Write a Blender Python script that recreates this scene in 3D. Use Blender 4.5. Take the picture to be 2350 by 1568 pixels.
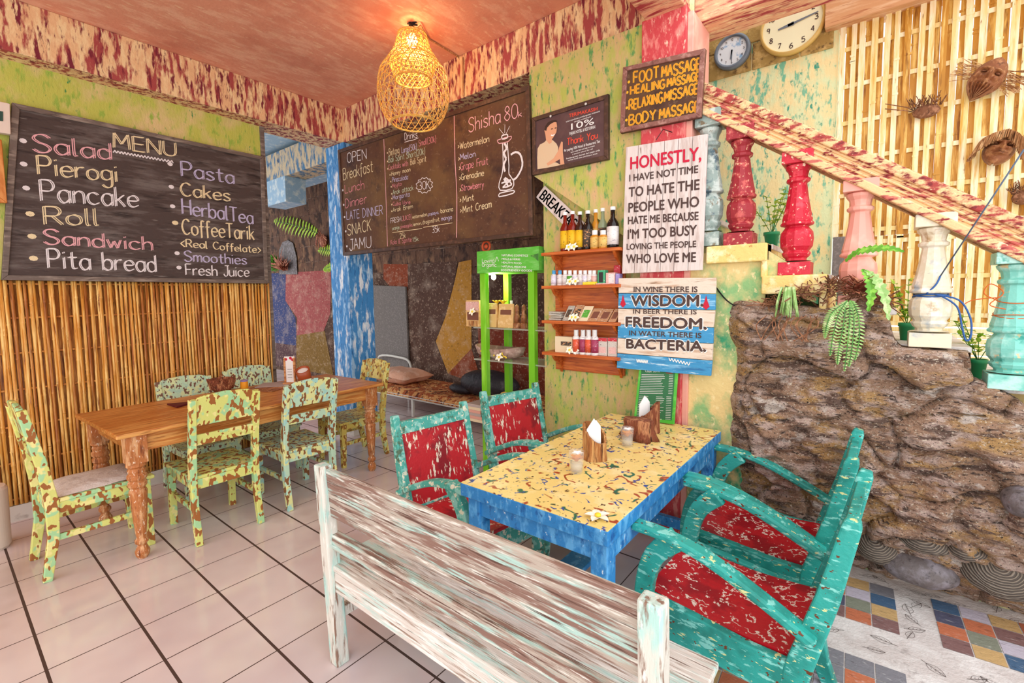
import bpy, bmesh, math, random
from mathutils import Vector, Matrix, noise as mnoise
random.seed(7)
R=math.radians
C=bpy.context.scene.collection
for o in list(bpy.data.objects): bpy.data.objects.remove(o)
sc=bpy.context.scene
# ---------------------------------------------------------------- camera
F,CX,CY,YAW,PITCH,ROLL,H=1067.18,1174.5,757.46,R(-38.32258),R(4.346765),R(-0.72851),1.57
_f=Vector((math.sin(YAW)*math.cos(PITCH),math.cos(YAW)*math.cos(PITCH),-math.sin(PITCH)))
_r0=Vector((math.cos(YAW),-math.sin(YAW),0)); _u0=_r0.cross(_f)
_r=_r0*math.cos(ROLL)+_u0*math.sin(ROLL); _u=_u0*math.cos(ROLL)-_r0*math.sin(ROLL)
cam=bpy.data.cameras.new('camera'); co=bpy.data.objects.new('camera',cam); C.objects.link(co)
cam.sensor_width=36; cam.lens=F/2350*36; cam.shift_x=(1175-CX)/2350; cam.shift_y=-(784-CY)/2350; cam.clip_start=.05
co.matrix_world=Matrix(((_r.x,_u.x,-_f.x,0),(_r.y,_u.y,-_f.y,0),(_r.z,_u.z,-_f.z,H),(0,0,0,1)))
sc.camera=co
def at(x,y,ax,v):
    """the point of the plane (axis ax = v) seen at photo pixel x,y"""
    d=_r*((x-CX)/F)-_u*((y-CY)/F)+_f
    o=Vector((0,0,H)); return o+d*((v-o[ax])/d[ax])
def Xp(x,y,v): return at(x,y,0,v)
def Yp(x,y,v): return at(x,y,1,v)
def Zp(x,y,v): return at(x,y,2,v)
# ---------------------------------------------------------------- light
w=bpy.data.worlds.new('sky'); sc.world=w; w.use_nodes=True
bg=w.node_tree.nodes['Background']; bg.inputs[0].default_value=(.98,.99,1,1); bg.inputs[1].default_value=1.35
def area(name,loc,target,sx,sy,power,col=(1,1,1)):
    l=bpy.data.lights.new(name,'AREA'); l.shape='RECTANGLE'; l.size=sx; l.size_y=sy; l.energy=power; l.color=col
    o=bpy.data.objects.new(name,l); C.objects.link(o); o.location=loc
    o.rotation_euler=(Vector(target)-Vector(loc)).to_track_quat('-Z','Y').to_euler(); return o
#area('courtyard_daylight',(3.2,-1.2,3.4),(-1.5,2.0,.8),4,3,150,(1,.97,.93))
sky_fill=bpy.data.lights.new('sky_fill','SUN'); sky_fill.energy=2.2; sky_fill.angle=R(120); sky_fill.color=(1,.98,.95); so=bpy.data.objects.new('sky_fill',sky_fill); C.objects.link(so); so.rotation_euler=Vector((-.55,.80,-.28)).to_track_quat('-Z','Y').to_euler()  # very broad lamp added to brighten the bay from the open side, like sky glow
#area('street_daylight',(-2.6,-3.6,2.0),(-3.0,2.5,1.6),4,2.4,110,(1,.95,.9))
sc.view_settings.view_transform='Standard'; sc.view_settings.look='None'; sc.view_settings.gamma=1; sc.view_settings.use_curve_mapping=False
sc.view_settings.exposure=0.15
sc.cycles.max_bounces=6; sc.cycles.use_denoising=True
# ---------------------------------------------------------------- helpers
def lin(c):
    if isinstance(c,str):
        c=c.lstrip('#'); c=[int(c[i:i+2],16)/255 for i in (0,2,4)]
        return tuple((x/12.92 if x<=.04045 else ((x+.055)/1.055)**2.4) for x in c)+(1,)
    return tuple(c)+(1,)
MATS={}
def M(name,base,layers=(),rough=.6,bump=0,bscale=(40,40,40),metal=0,emit=0,trans=0,spec=.4,alpha=1,world=False,bdist=.01):
    """procedural paint: base colour, then noise-masked layers (colour, scale xyz, lo, hi[, detail[, kind]]); kind n noise, b thin bands along noise contours, v voronoi cells"""
    m=bpy.data.materials.new(name); m.use_nodes=True; nt=m.node_tree; N=nt.nodes; L=nt.links
    b=N['Principled BSDF']; b.inputs['Roughness'].default_value=rough; b.inputs['Metallic'].default_value=metal
    b.inputs['Specular IOR Level'].default_value=spec
    if trans: b.inputs['Transmission Weight'].default_value=trans; b.inputs['IOR'].default_value=1.3
    if alpha<1: b.inputs['Alpha'].default_value=alpha
    if emit: b.inputs['Emission Color'].default_value=lin(base); b.inputs['Emission Strength'].default_value=emit
    cur=None
    if layers or bump:
        tc=N.new('ShaderNodeTexCoord')
        if world: src=N.new('ShaderNodeNewGeometry').outputs['Position']
        else:
            oi=N.new('ShaderNodeObjectInfo'); ad=N.new('ShaderNodeVectorMath'); ad.operation='ADD'
            ml=N.new('ShaderNodeVectorMath'); ml.operation='SCALE'; ml.inputs['Scale'].default_value=9
            cx=N.new('ShaderNodeCombineXYZ')
            for i in range(3): L.new(oi.outputs['Random'],cx.inputs[i])
            L.new(cx.outputs[0],ml.inputs[0]); L.new(tc.outputs['Object'],ad.inputs[0]); L.new(ml.outputs[0],ad.inputs[1]); src=ad.outputs[0]
        def nz(scale,detail,kind,off):
            mp=N.new('ShaderNodeMapping'); L.new(src,mp.inputs[0]); mp.inputs['Scale'].default_value=scale; mp.inputs['Location'].default_value=(off*3.1,off*1.7,off*2.3)
            if kind=='v':
                t=N.new('ShaderNodeTexVoronoi'); t.inputs['Scale'].default_value=1; L.new(mp.outputs[0],t.inputs[0]); return t.outputs['Distance']
            t=N.new('ShaderNodeTexNoise'); t.inputs['Scale'].default_value=1; t.inputs['Detail'].default_value=detail; t.inputs['Roughness'].default_value=.6
            L.new(mp.outputs[0],t.inputs[0]); o=t.outputs['Fac']
            if kind=='b':
                s=N.new('ShaderNodeMath'); s.operation='SUBTRACT'; s.inputs[1].default_value=.5; L.new(o,s.inputs[0])
                a=N.new('ShaderNodeMath'); a.operation='ABSOLUTE'; L.new(s.outputs[0],a.inputs[0]); o=a.outputs[0]
            return o
        rgb=N.new('ShaderNodeRGB'); rgb.outputs[0].default_value=lin(base); cur=rgb.outputs[0]
        for i,ly in enumerate(layers):
            col,scale,lo,hi=ly[:4]; det=ly[4] if len(ly)>4 else 3; kind=ly[5] if len(ly)>5 else 'n'
            o=nz(scale,det,kind,i+1)
            mr=N.new('ShaderNodeMapRange'); mr.inputs['From Min'].default_value=lo; mr.inputs['From Max'].default_value=hi; L.new(o,mr.inputs[0])
            fac=mr.outputs[0]
            if len(ly)>6:                                   # gate: the layer only where a second, larger noise is high
                o2=nz(ly[6],2,'n',i+21); m2=N.new('ShaderNodeMapRange'); m2.inputs['From Min'].default_value=ly[7]; m2.inputs['From Max'].default_value=ly[7]+.03; L.new(o2,m2.inputs[0])
                mu=N.new('ShaderNodeMath'); mu.operation='MULTIPLY'; L.new(fac,mu.inputs[0]); L.new(m2.outputs[0],mu.inputs[1]); fac=mu.outputs[0]
            mx=N.new('ShaderNodeMix'); mx.data_type='RGBA'; L.new(fac,mx.inputs[0]); L.new(cur,mx.inputs[6]); mx.inputs[7].default_value=lin(col); cur=mx.outputs[2]
        L.new(cur,b.inputs['Base Color'])
        if emit: L.new(cur,b.inputs['Emission Color'])
        if bump:
            o=nz(bscale,6,'n',33); bp=N.new('ShaderNodeBump'); bp.inputs['Strength'].default_value=bump; bp.inputs['Distance'].default_value=bdist; L.new(o,bp.inputs['Height']); L.new(bp.outputs[0],b.inputs['Normal'])
    else: b.inputs['Base Color'].default_value=lin(base)
    MATS[name]=m; return m
class MB:
    def __init__(s): s.v=[]; s.f=[]; s.m=[]; s.cur=0
    def add(s,vs,fs):
        n=len(s.v); s.v+= [Vector(p) for p in vs]
        for q in fs: s.f.append([i+n for i in q]); s.m.append(s.cur)
        return s
    def hexa(s,p): return s.add(p,[(0,3,2,1),(4,5,6,7),(0,1,5,4),(1,2,6,5),(2,3,7,6),(3,0,4,7)])
    def box(s,x0,x1,y0,y1,z0,z1): return s.hexa([(x0,y0,z0),(x1,y0,z0),(x1,y1,z0),(x0,y1,z0),(x0,y0,z1),(x1,y0,z1),(x1,y1,z1),(x0,y1,z1)])
    def rbox(s,c,size,mat):
        hx,hy,hz=[q/2 for q in size]; c=Vector(c)
        return s.hexa([c+mat@Vector(p) for p in ((-hx,-hy,-hz),(hx,-hy,-hz),(hx,hy,-hz),(-hx,hy,-hz),(-hx,-hy,hz),(hx,-hy,hz),(hx,hy,hz),(-hx,hy,hz))])
    def prism(s,poly,ext):
        """polygon (3-D points) extruded by vector ext"""
        n=len(poly); P=[Vector(p) for p in poly]; e=Vector(ext)
        return s.add(P+[p+e for p in P],[tuple(range(n))[::-1],tuple(range(n,2*n))]+[(i,(i+1)%n,(i+1)%n+n,i+n) for i in range(n)])
    def poly(s,pts): return s.add(pts,[tuple(range(len(pts)))])
    def strip(s,cl,ws,y0,y1):
        """centre line in the xz plane with widths, extruded from y0 to y1"""
        pts=[Vector((a,0,b)) for a,b in cl]; n=len(pts); A=[];B=[]
        if not hasattr(ws,'__len__'): ws=[ws]*n
        for i,p in enumerate(pts):
            t=(pts[min(i+1,n-1)]-pts[max(i-1,0)]).normalized(); q=Vector((-t.z,0,t.x))*ws[i]/2; A.append(p+q);B.append(p-q)
        vs=[];fs=[]
        for a,b_ in zip(A,B): vs+=[(a.x,y0,a.z),(a.x,y1,a.z),(b_.x,y1,b_.z),(b_.x,y0,b_.z)]
        for i in range(n-1):
            k=4*i
            for j in range(4): fs.append((k+j,k+(j+1)%4,k+4+(j+1)%4,k+4+j))
        fs+=[(3,2,1,0),tuple(4*(n-1)+j for j in range(4))]
        return s.add(vs,fs)
    def tube(s,path,rad,n=6,cap=True):
        P=[Vector(p) for p in path]; k=len(P); rs=rad if hasattr(rad,'__len__') else [rad]*k
        vs=[];fs=[]; ref=None
        for i,p in enumerate(P):
            t=(P[min(i+1,k-1)]-P[max(i-1,0)])
            t=t.normalized() if t.length>1e-9 else Vector((0,0,1))
            if ref is None: ref=t.orthogonal().normalized()
            else:
                ref=ref-t*ref.dot(t); ref=ref.normalized() if ref.length>1e-6 else t.orthogonal().normalized()
            b=t.cross(ref)
            for j in range(n):
                a=2*math.pi*j/n; vs.append(p+(ref*math.cos(a)+b*math.sin(a))*rs[i])
        for i in range(k-1):
            for j in range(n): fs.append((i*n+j,i*n+(j+1)%n,(i+1)*n+(j+1)%n,(i+1)*n+j))
        if cap: fs+=[tuple(range(n))[::-1],tuple((k-1)*n+j for j in range(n))]
        return s.add(vs,fs)
    def lathe(s,prof,c=(0,0,0),n=20,axis=None,ph=0):
        """profile of (radius,height) about the vertical through c (or about the given matrix)"""
        c=Vector(c); k=len(prof); vs=[];fs=[]
        for r,z in prof:
            for j in range(n):
                a=2*math.pi*j/n+ph; p=Vector((r*math.cos(a),r*math.sin(a),z)); vs.append(c+(axis@p if axis else p))
        for i in range(k-1):
            for j in range(n): fs.append((i*n+j,i*n+(j+1)%n,(i+1)*n+(j+1)%n,(i+1)*n+j))
        fs+=[tuple(range(n))[::-1],tuple((k-1)*n+j for j in range(n))]
        return s.add(vs,fs)
    def ball(s,c,rx,ry,rz,n=14,m=9,mat=None):
        pr=[]; c=Vector(c); vs=[];fs=[]
        for i in range(m+1):
            t=-math.pi/2+math.pi*i/m
            for j in range(n):
                a=2*math.pi*j/n; p=Vector((rx*math.cos(t)*math.cos(a),ry*math.cos(t)*math.sin(a),rz*math.sin(t))); vs.append(c+(mat@p if mat else p))
        for i in range(m):
            for j in range(n): fs.append((i*n+j,i*n+(j+1)%n,(i+1)*n+(j+1)%n,(i+1)*n+j))
        return s.add(vs,fs)
    def ribbon(s,path,w,nrm,th=.0015):
        """flat chalk or paint stroke lying on a plane with normal nrm"""
        P=[Vector(p) for p in path]; k=len(P); nn=Vector(nrm); vs=[];fs=[]
        for i in range(1,k-1):                                          # sharp corner: two strokes
            a,b=P[i]-P[i-1],P[i+1]-P[i]
            if a.length>1e-6 and b.length>1e-6 and a.angle(b)>.7: s.ribbon(P[:i+1],w,nrm,th); return s.ribbon(P[i:],w,nrm,th+.00006)
        for i,p in enumerate(P):
            t=(P[min(i+1,k-1)]-P[max(i-1,0)]); t=t.normalized() if t.length>1e-9 else Vector((1,0,0))
            q=nn.cross(t).normalized()*w/2; vs+=[p+q+nn*th,p-q+nn*th]
        for i in range(k-1): fs.append((2*i,2*i+1,2*i+3,2*i+2))
        return s.add(vs,fs)
    def leaf(s,p,d,up,l,w,bend=.2,k=4):
        """a pointed leaf blade"""
        p=Vector(p);d=Vector(d).normalized();up=Vector(up); sd=d.cross(up); sd=sd.normalized() if sd.length>1e-6 else d.orthogonal(); up=sd.cross(d).normalized(); vs=[];fs=[]
        for i in range(k+1):
            t=i/k; c=p+d*l*t-up*bend*l*t*t; ww=w*math.sin(math.pi*min(1,.12+.88*t))**.8/2 if i<k else .0005
            vs+=[c+sd*ww+up*ww*.3,c,c-sd*ww+up*ww*.3]
        for i in range(k): a=3*i; fs+=[(a,a+1,a+4,a+3),(a+1,a+2,a+5,a+4)]
        return s.add(vs,fs)
    def build(s,name,mats,parent=None,world=False,smooth=False,bevel=0,solid=0,origin=None,loc=None):
        me=bpy.data.meshes.new(name); off=Vector((0,0,0))
        if parent is not None and world: off=parent_loc(parent)
        if origin is not None: off=Vector(origin)
        me.from_pydata([tuple(p-off) for p in s.v],[],s.f)
        for m in (mats if isinstance(mats,(list,tuple)) else [mats]): me.materials.append(m)
        for p,i in zip(me.polygons,s.m): p.material_index=i; p.use_smooth=smooth
        bm=bmesh.new(); bm.from_mesh(me); bmesh.ops.recalc_face_normals(bm,faces=bm.faces); bm.to_mesh(me); bm.free()
        o=bpy.data.objects.new(name,me); C.objects.link(o)
        if parent is not None: o.parent=parent
        if origin is not None: o.location=origin
        if loc is not None: o.location=loc
        if bevel:
            q=o.modifiers.new('bevel','BEVEL'); q.width=bevel; q.segments=2; q.limit_method='ANGLE'; q.angle_limit=R(40)
        if solid:
            q=o.modifiers.new('solid','SOLIDIFY'); q.thickness=solid
        return o
def parent_loc(o):
    v=Vector((0,0,0))
    while o is not None: v=v+Vector(o.location); o=o.parent
    return v
def tag(o,label,cat,group=None,kind=None):
    if label: o['label']=label
    if cat: o['category']=cat
    if group: o['group']=group
    if kind: o['kind']=kind
    return o
def thing(name,label,cat,loc=(0,0,0),rz=0,group=None):
    o=bpy.data.objects.new(name,None); C.objects.link(o); o.location=loc; o.rotation_euler=(0,0,rz); o.empty_display_size=.1
    return tag(o,label,cat,group)
def struct(o): o['kind']='structure'; return o
def dup(root,loc,rz,label,group=None,mat=None,scale=None):
    r=root.copy(); C.objects.link(r); r.location=loc; r.rotation_euler=(0,0,rz); r['label']=label
    if group: r['group']=group
    if scale: r.scale=scale
    todo=[(root,r)]
    while todo:
        a,b=todo.pop()
        for ch in list(a.children):
            c=ch.copy(); C.objects.link(c); c.parent=b; todo.append((ch,c))
            if mat:
                for sl in c.material_slots:
                    if sl.material in mat: n=mat[sl.material]; sl.link='OBJECT'; sl.material=n
    if mat and r.type=='MESH':
        for sl in r.material_slots:
            if sl.material in mat: n=mat[sl.material]; sl.link='OBJECT'; sl.material=n
    return r
def smooth_pts(P,sub=4):
    P=[Vector(p) for p in P]
    if len(P)<3: return P
    out=[]
    for i in range(len(P)-1):
        p0=P[max(i-1,0)];p1=P[i];p2=P[i+1];p3=P[min(i+2,len(P)-1)]
        for j in range(sub):
            t=j/sub; out.append(.5*((2*p1)+(p2-p0)*t+(2*p0-5*p1+4*p2-p3)*t*t+(3*p1-p0-3*p2+p3)*t**3))
    return out+[P[-1]]
# ---------------------------------------------------------------- materials
M('beam','#E9BE8E',[('#F2D6A4',(30,30,9),.45,.6),('#A84A48',(22,22,5),.49,.58,6),('#7A2234',(30,30,7),.545,.62,6)],.75,.5,(30,30,30),world=True)
M('beamx','#E8AE88',[('#F0CFA0',(9,30,30),.45,.6),('#A83A42',(5,30,30),.5,.62,5),('#C8605C',(8,34,34),.56,.7,5)],.75,.5,world=True)
M('ceiling','#E39C80',[('#EDB598',(14,5,14),.48,.62,5),('#EFC2A0',(30,9,30),.585,.66,6),('#C87A62',(1.5,1.5,1.5),.52,.75)],.65,.3,world=True)
M('green','#CDB679',[('#B7BE5C',(14,14,6),.42,.6,5),('#D9AE82',(9,9,4),.55,.7,4),('#5C9A55',(26,26,9),.56,.66,5),('#2E7D55',(40,40,16),.63,.7,4)],.75,.5,(60,60,25),world=True)
M('lime','#C3C55A',[('#DFC58C',(4,4,3),.45,.65,5),('#9BB84A',(22,22,9),.55,.66,5),('#2F8A4E',(30,30,12),.655,.72,3)],.75,.5,(60,60,25),world=True)
M('mintwall','#F1DFA4',[('#DDE6B4',(12,12,6),.45,.6,4),('#79BE9C',(26,26,11),.54,.64,3),('#3E9C83',(30,30,14),.62,.7,3)],.75,.5,(50,50,25),world=True)
M('stairgreen','#E6CC8E',[('#8DB97C',(5,5,4),.45,.6,5),('#3F9A6E',(4.5,4.5,4),.54,.64,5),('#F0DDA8',(30,30,20),.58,.68,5)],.8,.7,(30,30,25),world=True)
M('red','#D0484E',[('#E88A82',(30,30,10),.5,.62,6),('#F2C4AE',(45,45,18),.6,.68,5)],.7,.5,world=True)
M('pink','#E7A493',[('#F3CBB2',(20,20,5),.5,.65,5)],.75,.3)
M('tile','#D8C6C6',[('#E4D6D4',(1.6,1.6,1.6),.45,.65),('#C0A8A4',(.9,.9,.9),.56,.72,4)],.1,.02,(6,6,6),spec=.6,world=True)
M('concrete','#DDD5D2',[('#F0ECEA',(6,6,6),.45,.6,5),('#9F9592',(14,14,14),.6,.75,6)],.7,.5,(60,60,60),world=True)
for n_,c_ in dict(t_tan='#D3B07A',t_blue='#4C6C8E',t_orange='#CE7A58',t_brown='#8C6A68',t_grey='#8A8A92',t_lilac='#CFC8D8',t_green='#8F9484',t_navy='#5A5C74',t_rust='#B4694C').items():
    M(n_,c_,[('#FFFFFF',(30,90,30),.6,1.0,5),('#30262A',(26,60,26),.6,.85,5)],.55,.4,world=True)
M('bamboo','#D8953F',[('#F6CC7C',(60,60,4),.45,.62,4),('#8A4A1C',(70,70,5),.56,.68,4)],.45,.15,world=True)
M('bamboo_dark','#A8642C',[('#D89A50',(60,60,4),.45,.62,4),('#6E3816',(70,70,5),.56,.68,4)],.5,.15,world=True)
M('matlight','#F2D78E',[('#FFF3CF',(30,30,3),.42,.6,4),('#DDA63C',(30,30,2.5),.56,.68,4),('#9A6A24',(60,60,9),.66,.75,4)],.5,.1,world=True)
M('matdark','#C98F33',[('#F4D078',(40,40,4),.5,.65,4),('#8B5518',(50,50,5),.55,.68,4)],.5,.1,world=True)
M('baseboard','#DCD6CE',[('#B9B0A8',(12,12,12),.55,.7)],.4)
M('blue','#3E86C4',[('#9CC3E6',(26,26,7),.52,.6,5),('#E4E8EE',(14,14,4),.55,.63,6),('#1E5C9C',(34,34,9),.58,.68,5)],.65,.5,world=True)
M('bluebeam','#D8C2A2',[('#4F7FA8',(14,14,5),.47,.58,5),('#244F7E',(24,24,8),.58,.68,5)],.75,.5,world=True)
M('bluepale','#9FC0DE',[('#D9E4EC',(12,12,12),.5,.65,4)],.75,.3,world=True)
M('tableblue','#2F86CC',[('#63B0EA',(24,24,10),.5,.62,5),('#DDEBF6',(50,50,30),.655,.7,5),('#1A5FA6',(30,12,20),.56,.68,5)],.4,.4)
M('yellowtop','#F0D584',[('#F8E4A6',(9,9,9),.5,.65,4),('#A8431F',(11,11,11),.038,.02,.5,'b',(14,14,14),.53),('#1F6A50',(10,10,10),.034,.016,.5,'b',(13,13,13),.55),('#2E4A9C',(15,15,15),.04,.02,1,'b',(24,24,24),.575),('#5A3A20',(18,18,18),.04,.02,1,'b',(28,28,28),.59)],.35,.2,(40,40,40))
def camo(n,base,c2,c3,blot,s=1,thr=.545): M(n,base,[(c2,(9*s,9*s,9*s),.5,.53,2),(c3,(15*s,15*s,12*s),.56,.6,2),(blot,(30*s,30*s,17*s),thr,thr+.02,1.5)],.5,.25,(50,50,50))
camo('camo_yellow','#D9DC7E','#A9D8A0','#EDE597','#A0622E')
camo('camo_mint','#BFE0C4','#E4E6A0','#A8D8D0','#8C5A34',1.1,.55)
camo('camo_pale','#C4E0BE','#DDE8B0','#B4D8C0','#7A5644',1.5,.56)
camo('camo_gold','#D4BC5E','#E8DC86','#B9D29C','#9A6428',1.2,.56)
def woodm(n,a,b,c,g=(3,40,40),r=.45): M(n,a,[(b,g,.45,.6,6),(c,tuple(q*1.7 for q in g),.56,.68,6)],r,.3,g)
woodm('wood_x','#B8713A','#D89A60','#7E441E')
woodm('wood_y','#C07434','#E0A45C','#8A4A20',(46,3,46),.35)
M('wood_leg','#B8703C',[('#DCA878',(40,40,8),.5,.62,5),('#F2DCC4',(90,90,40),.6,.66,4),('#7E4220',(50,50,9),.56,.68,5)],.5,.5,(90,90,30))
woodm('shelfwood','#B9561F','#D47434','#7E2F10',(3,30,60),.35)
M('bench','#B7A99C',[('#AFCFC6',(3.2,24,24),.49,.58,6),('#E9E4DA',(6,70,70),.56,.64,6),('#8A6A5E',(3,46,46),.475,.56,8),('#5E4036',(4,100,100),.56,.64,7),('#E4DED6',(9,120,120),.6,.68,5)],.55,.5,(5,70,70))
M('bench_seat','#D9CFC6',[('#BFDAD3',(3.2,24,24),.5,.6,6),('#F2EEE8',(6,70,70),.52,.62,6),('#A08676',(4,70,70),.55,.63,7),('#6E5246',(6,130,130),.6,.68,7)],.55,.5,(5,70,70)); M('bench_post','#DAD6CC',[('#B2D8D0',(18,18,5),.48,.62,5),('#8A6A5A',(44,44,6),.55,.63,7),('#F0ECE4',(60,60,14),.6,.68,5)],.55,.4,(60,60,12))
M('teal','#30A69C',[('#258A80',(7,7,7),.48,.62,3),('#86D6CC',(18,18,60),.56,.62,5),('#DDE0A0',(22,22,60),.63,.65,4),('#6A3C22',(34,34,60),.66,.675,2)],.38,.3,(50,50,50))
M('teal_old','#4AA89C',[('#8CCAC0',(20,20,20),.5,.56,4),('#E2DFC8',(34,34,34),.58,.61,3),('#4E6A52',(16,16,16),.56,.64,5)],.5,.3,(50,50,50))
M('chairred','#C21A26',[('#A01020',(6,6,6),.5,.6,3),('#F2E0D0',(17,17,17),.03,.012,3,'b',(13,13,13),.5),('#F0DCCB',(40,40,40),.655,.675,3)],.35,.25,(50,50,50))
M('chairred_old','#C0222C',[('#8E1A26',(7,7,7),.5,.6,3),('#EFE4CE',(60,60,12),.56,.6,4,'n',(9,9,9),.47)],.45,.3,(50,50,50))
M('redbrown','#7E3A34',[('#A85A50',(50,50,5),.5,.62,5),('#4E201E',(60,60,6),.56,.68,5)],.5,.3,world=True)
M('cushion','#DCCFC8',[('#C3B2AC',(12,12,12),.5,.7,4)],.9,.4,(30,30,30),bdist=.03)
M('rock','#B8937A',[('#CDA26A',(4,4,8),.5,.6,6),('#D9BDB0',(9,9,18),.5,.6,8),('#7A6054',(6,6,26),.53,.6,9),('#52423C',(18,18,60),.58,.65,9),('#EADBD0',(7,7,10),.6,.66,9),('#F0E0CC',(90,90,110),.57,.66,6),('#3A2C28',(110,110,150),.58,.66,6)],.85,1,(34,34,70),world=True,bdist=.05)
M('rockdark','#6A6262',[('#8E8890',(16,16,16),.45,.65,6),('#3C363A',(30,30,30),.56,.68,6)],.6,.6,(50,50,50))
M('ribstone','#76695A',[('#A09080',(20,20,20),.5,.65,6),('#3E362E',(26,26,26),.56,.68,6)],.7,.6,(60,60,60))
M('nosing','#E9CC7E',[('#F6E6B4',(14,14,14),.5,.62,5),('#B98A4A',(24,24,24),.6,.7,6)],.7,.5,world=True)
M('stone','#6A4A3A',[('#8E6A50',(9,9,4),.5,.62,6),('#3C2822',(8,8,5),.5,.62,6)],.85,.8,(30,30,20),world=True,bdist=.02)
M('stoneband','#A98A4C',[('#C9A86A',(14,14,14),.5,.62,5),('#6E5634',(20,20,20),.56,.66,6)],.85,.6,world=True)
for n_,c_ in dict(m_base='#4A3026',m_navy='#2E3A6A',m_rose='#9A4A4A',m_ochre='#7A5A22',m_brown='#54372C',m_gold='#B8812E',m_rust='#8A3C1E',m_plum='#4E3238',m_redbrown='#7A2E18').items():
    M(n_,c_,[('#E0C8B4',(5,5,5),.5,1.3,8),('#D8B8A0',(34,34,34),.56,.8,9),('#140A08',(20,20,20),.55,.85,8)],.85,.3,world=True)
M('board','#3E2E28',[('#6A5A54',(3,9,9),.5,.72,7),('#241A18',(9,30,30),.55,.7,6)],.7,.1,world=True)
M('menuboard','#4A3C38',[('#6E6460',(12,3,16),.48,.66,7),('#2C2220',(20,4,30),.55,.68,7),('#8E8680',(40,6,60),.62,.74,7)],.7,.2,world=True)
M('drinkboard','#5A3A28',[('#6E5030',(3,3,3),.45,.65,5),('#3E2620',(5,5,5),.52,.68,6),('#8A7058',(40,40,40),.6,.75,6)],.7,.1,world=True)
M('darkframe','#4A3228',[('#6A4A3A',(20,20,20),.5,.65,6)],.5,.2,world=True)
M('greyframe','#6E6058',[('#97897E',(30,6,30),.5,.65,6),('#42342E',(30,6,30),.56,.68,6)],.6,.2,world=True)
M('purplewood','#8A5A50',[('#B08478',(30,30,30),.5,.65,6),('#5C342E',(30,30,30),.56,.7,6)],.6,.2,world=True)
for n_,c_ in dict(ch_white='#E8E2E4',ch_pink='#E7AEB4',ch_cream='#EAD8AE',ch_rose='#D98A90',ch_lilac='#C4BCDC',ch_mint='#C2D0B4').items(): M(n_,c_,[('#6A5850',(160,160,160),.6,.75,4)],.9,world=True)
M('paintyellow','#F0B42A'); M('paintorange','#D67A1E'); M('inkred','#C41238'); M('inkbrown','#4E3A36',[('#8A756C',(120,120,120),.62,.7,4)],.8,world=True); M('inkblack','#2E2A2C'); M('white','#F2F0EE'); M('black','#151417',rough=.4)
M('signwood','#DDD0CC',[('#C8B6B0',(40,40,6),.48,.62,6),('#8E7468',(60,60,7),.62,.7,7)],.65,.3,(60,60,10),world=True)
M('signplank','#E2D2C2',[('#C8A890',(5,40,50),.5,.62,6),('#8E6A50',(7,60,80),.62,.7,7)],.65,.3,world=True)
M('signblue','#3E94C8',[('#8CC4E6',(6,40,50),.53,.64,6),('#EAF4FA',(9,60,70),.62,.68,6),('#2A6EA6',(5,30,40),.56,.7,6)],.6,.3,world=True)
M('limegreen','#76C41E',[('#9CDD4A',(10,10,3),.5,.7,3)],.45,.05)
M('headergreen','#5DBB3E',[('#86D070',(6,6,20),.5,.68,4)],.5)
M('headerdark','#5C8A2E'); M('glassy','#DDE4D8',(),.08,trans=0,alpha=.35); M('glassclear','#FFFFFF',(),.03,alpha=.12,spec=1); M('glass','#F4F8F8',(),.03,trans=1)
M('drinkclear','#D8D4C4',(),.05,alpha=.3)
M('clipgreen','#4CB43A',[('#76D058',(20,20,20),.5,.68,4)],.45); M('clippaper','#2F6E46')
M('paper','#EDE9E6'); M('kraft','#D8AE72',[('#E8C896',(30,30,30),.5,.66,4)],.8); M('kraftdark','#7A4A3A')
M('straw','#D8A24A',[('#F0CC80',(60,60,60),.5,.62,4),('#A8702A',(70,70,70),.6,.7,4)],.55)
M('steel','#D8D4CE',rough=.35); M('quilt','#A8542A',[('#D89A5E',(9,9,9),.5,.54,3),('#5A2418',(16,16,16),.56,.6,4),('#E6C48E',(26,26,26),.6,.63,3)],.9)
M('pillow','#DDA488',[('#E8BCA4',(9,9,9),.5,.65,4)],.9,.5,(16,16,16),bdist=.03); M('greypanel','#77706E',[('#8E8684',(50,50,50),.5,.65,5)],.9,.2)
M('blackbag','#26222A',[('#4A444E',(12,12,12),.55,.7,5)],.5,.5,(20,20,20),bdist=.03)
M('leaf','#5FA02E',[('#8CC84A',(26,26,26),.5,.6,3)],.5); M('leafpale','#8FB86A',[('#C2D89A',(30,30,30),.5,.62,3)],.5); M('leafdark','#3F7A34',[('#6AA84A',(26,26,26),.5,.62,3)],.5); M('leafbright','#A4CC3A',[('#D2E46A',(24,24,24),.5,.62,3)],.5)
M('root','#7E5238',[('#A8785A',(40,40,40),.5,.62,4),('#4A2C1E',(30,30,30),.55,.66,4)],.9); M('brom','#8E4A36',[('#C88A6A',(30,30,30),.5,.62,3)],.6)
M('potgreen','#2E9A62',rough=.35); M('soil','#3E2C22'); M('rope','#2E5C9E'); M('ropegrey','#5E6E84'); M('ropeorange','#D2621E')
M('carved','#8E5634',[('#B98358',(24,24,24),.5,.62,6),('#5A3018',(30,30,30),.56,.68,6)],.5,.5,(60,60,60)); M('husk','#A8764A',[('#D2A878',(60,60,12),.5,.62,5),('#6A4426',(70,70,14),.56,.68,5)],.9,.6,(90,90,20))
M('log','#A86A38',[('#D8A468',(50,50,5),.48,.62,6),('#5E3216',(60,60,5),.54,.66,6)],.7,.8,(70,70,9),bdist=.02); M('drift','#8A4A30',[('#C88A60',(40,40,9),.5,.62,6),('#4E2416',(50,50,9),.54,.66,6)],.7,.9,(50,50,14),bdist=.03)
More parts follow.
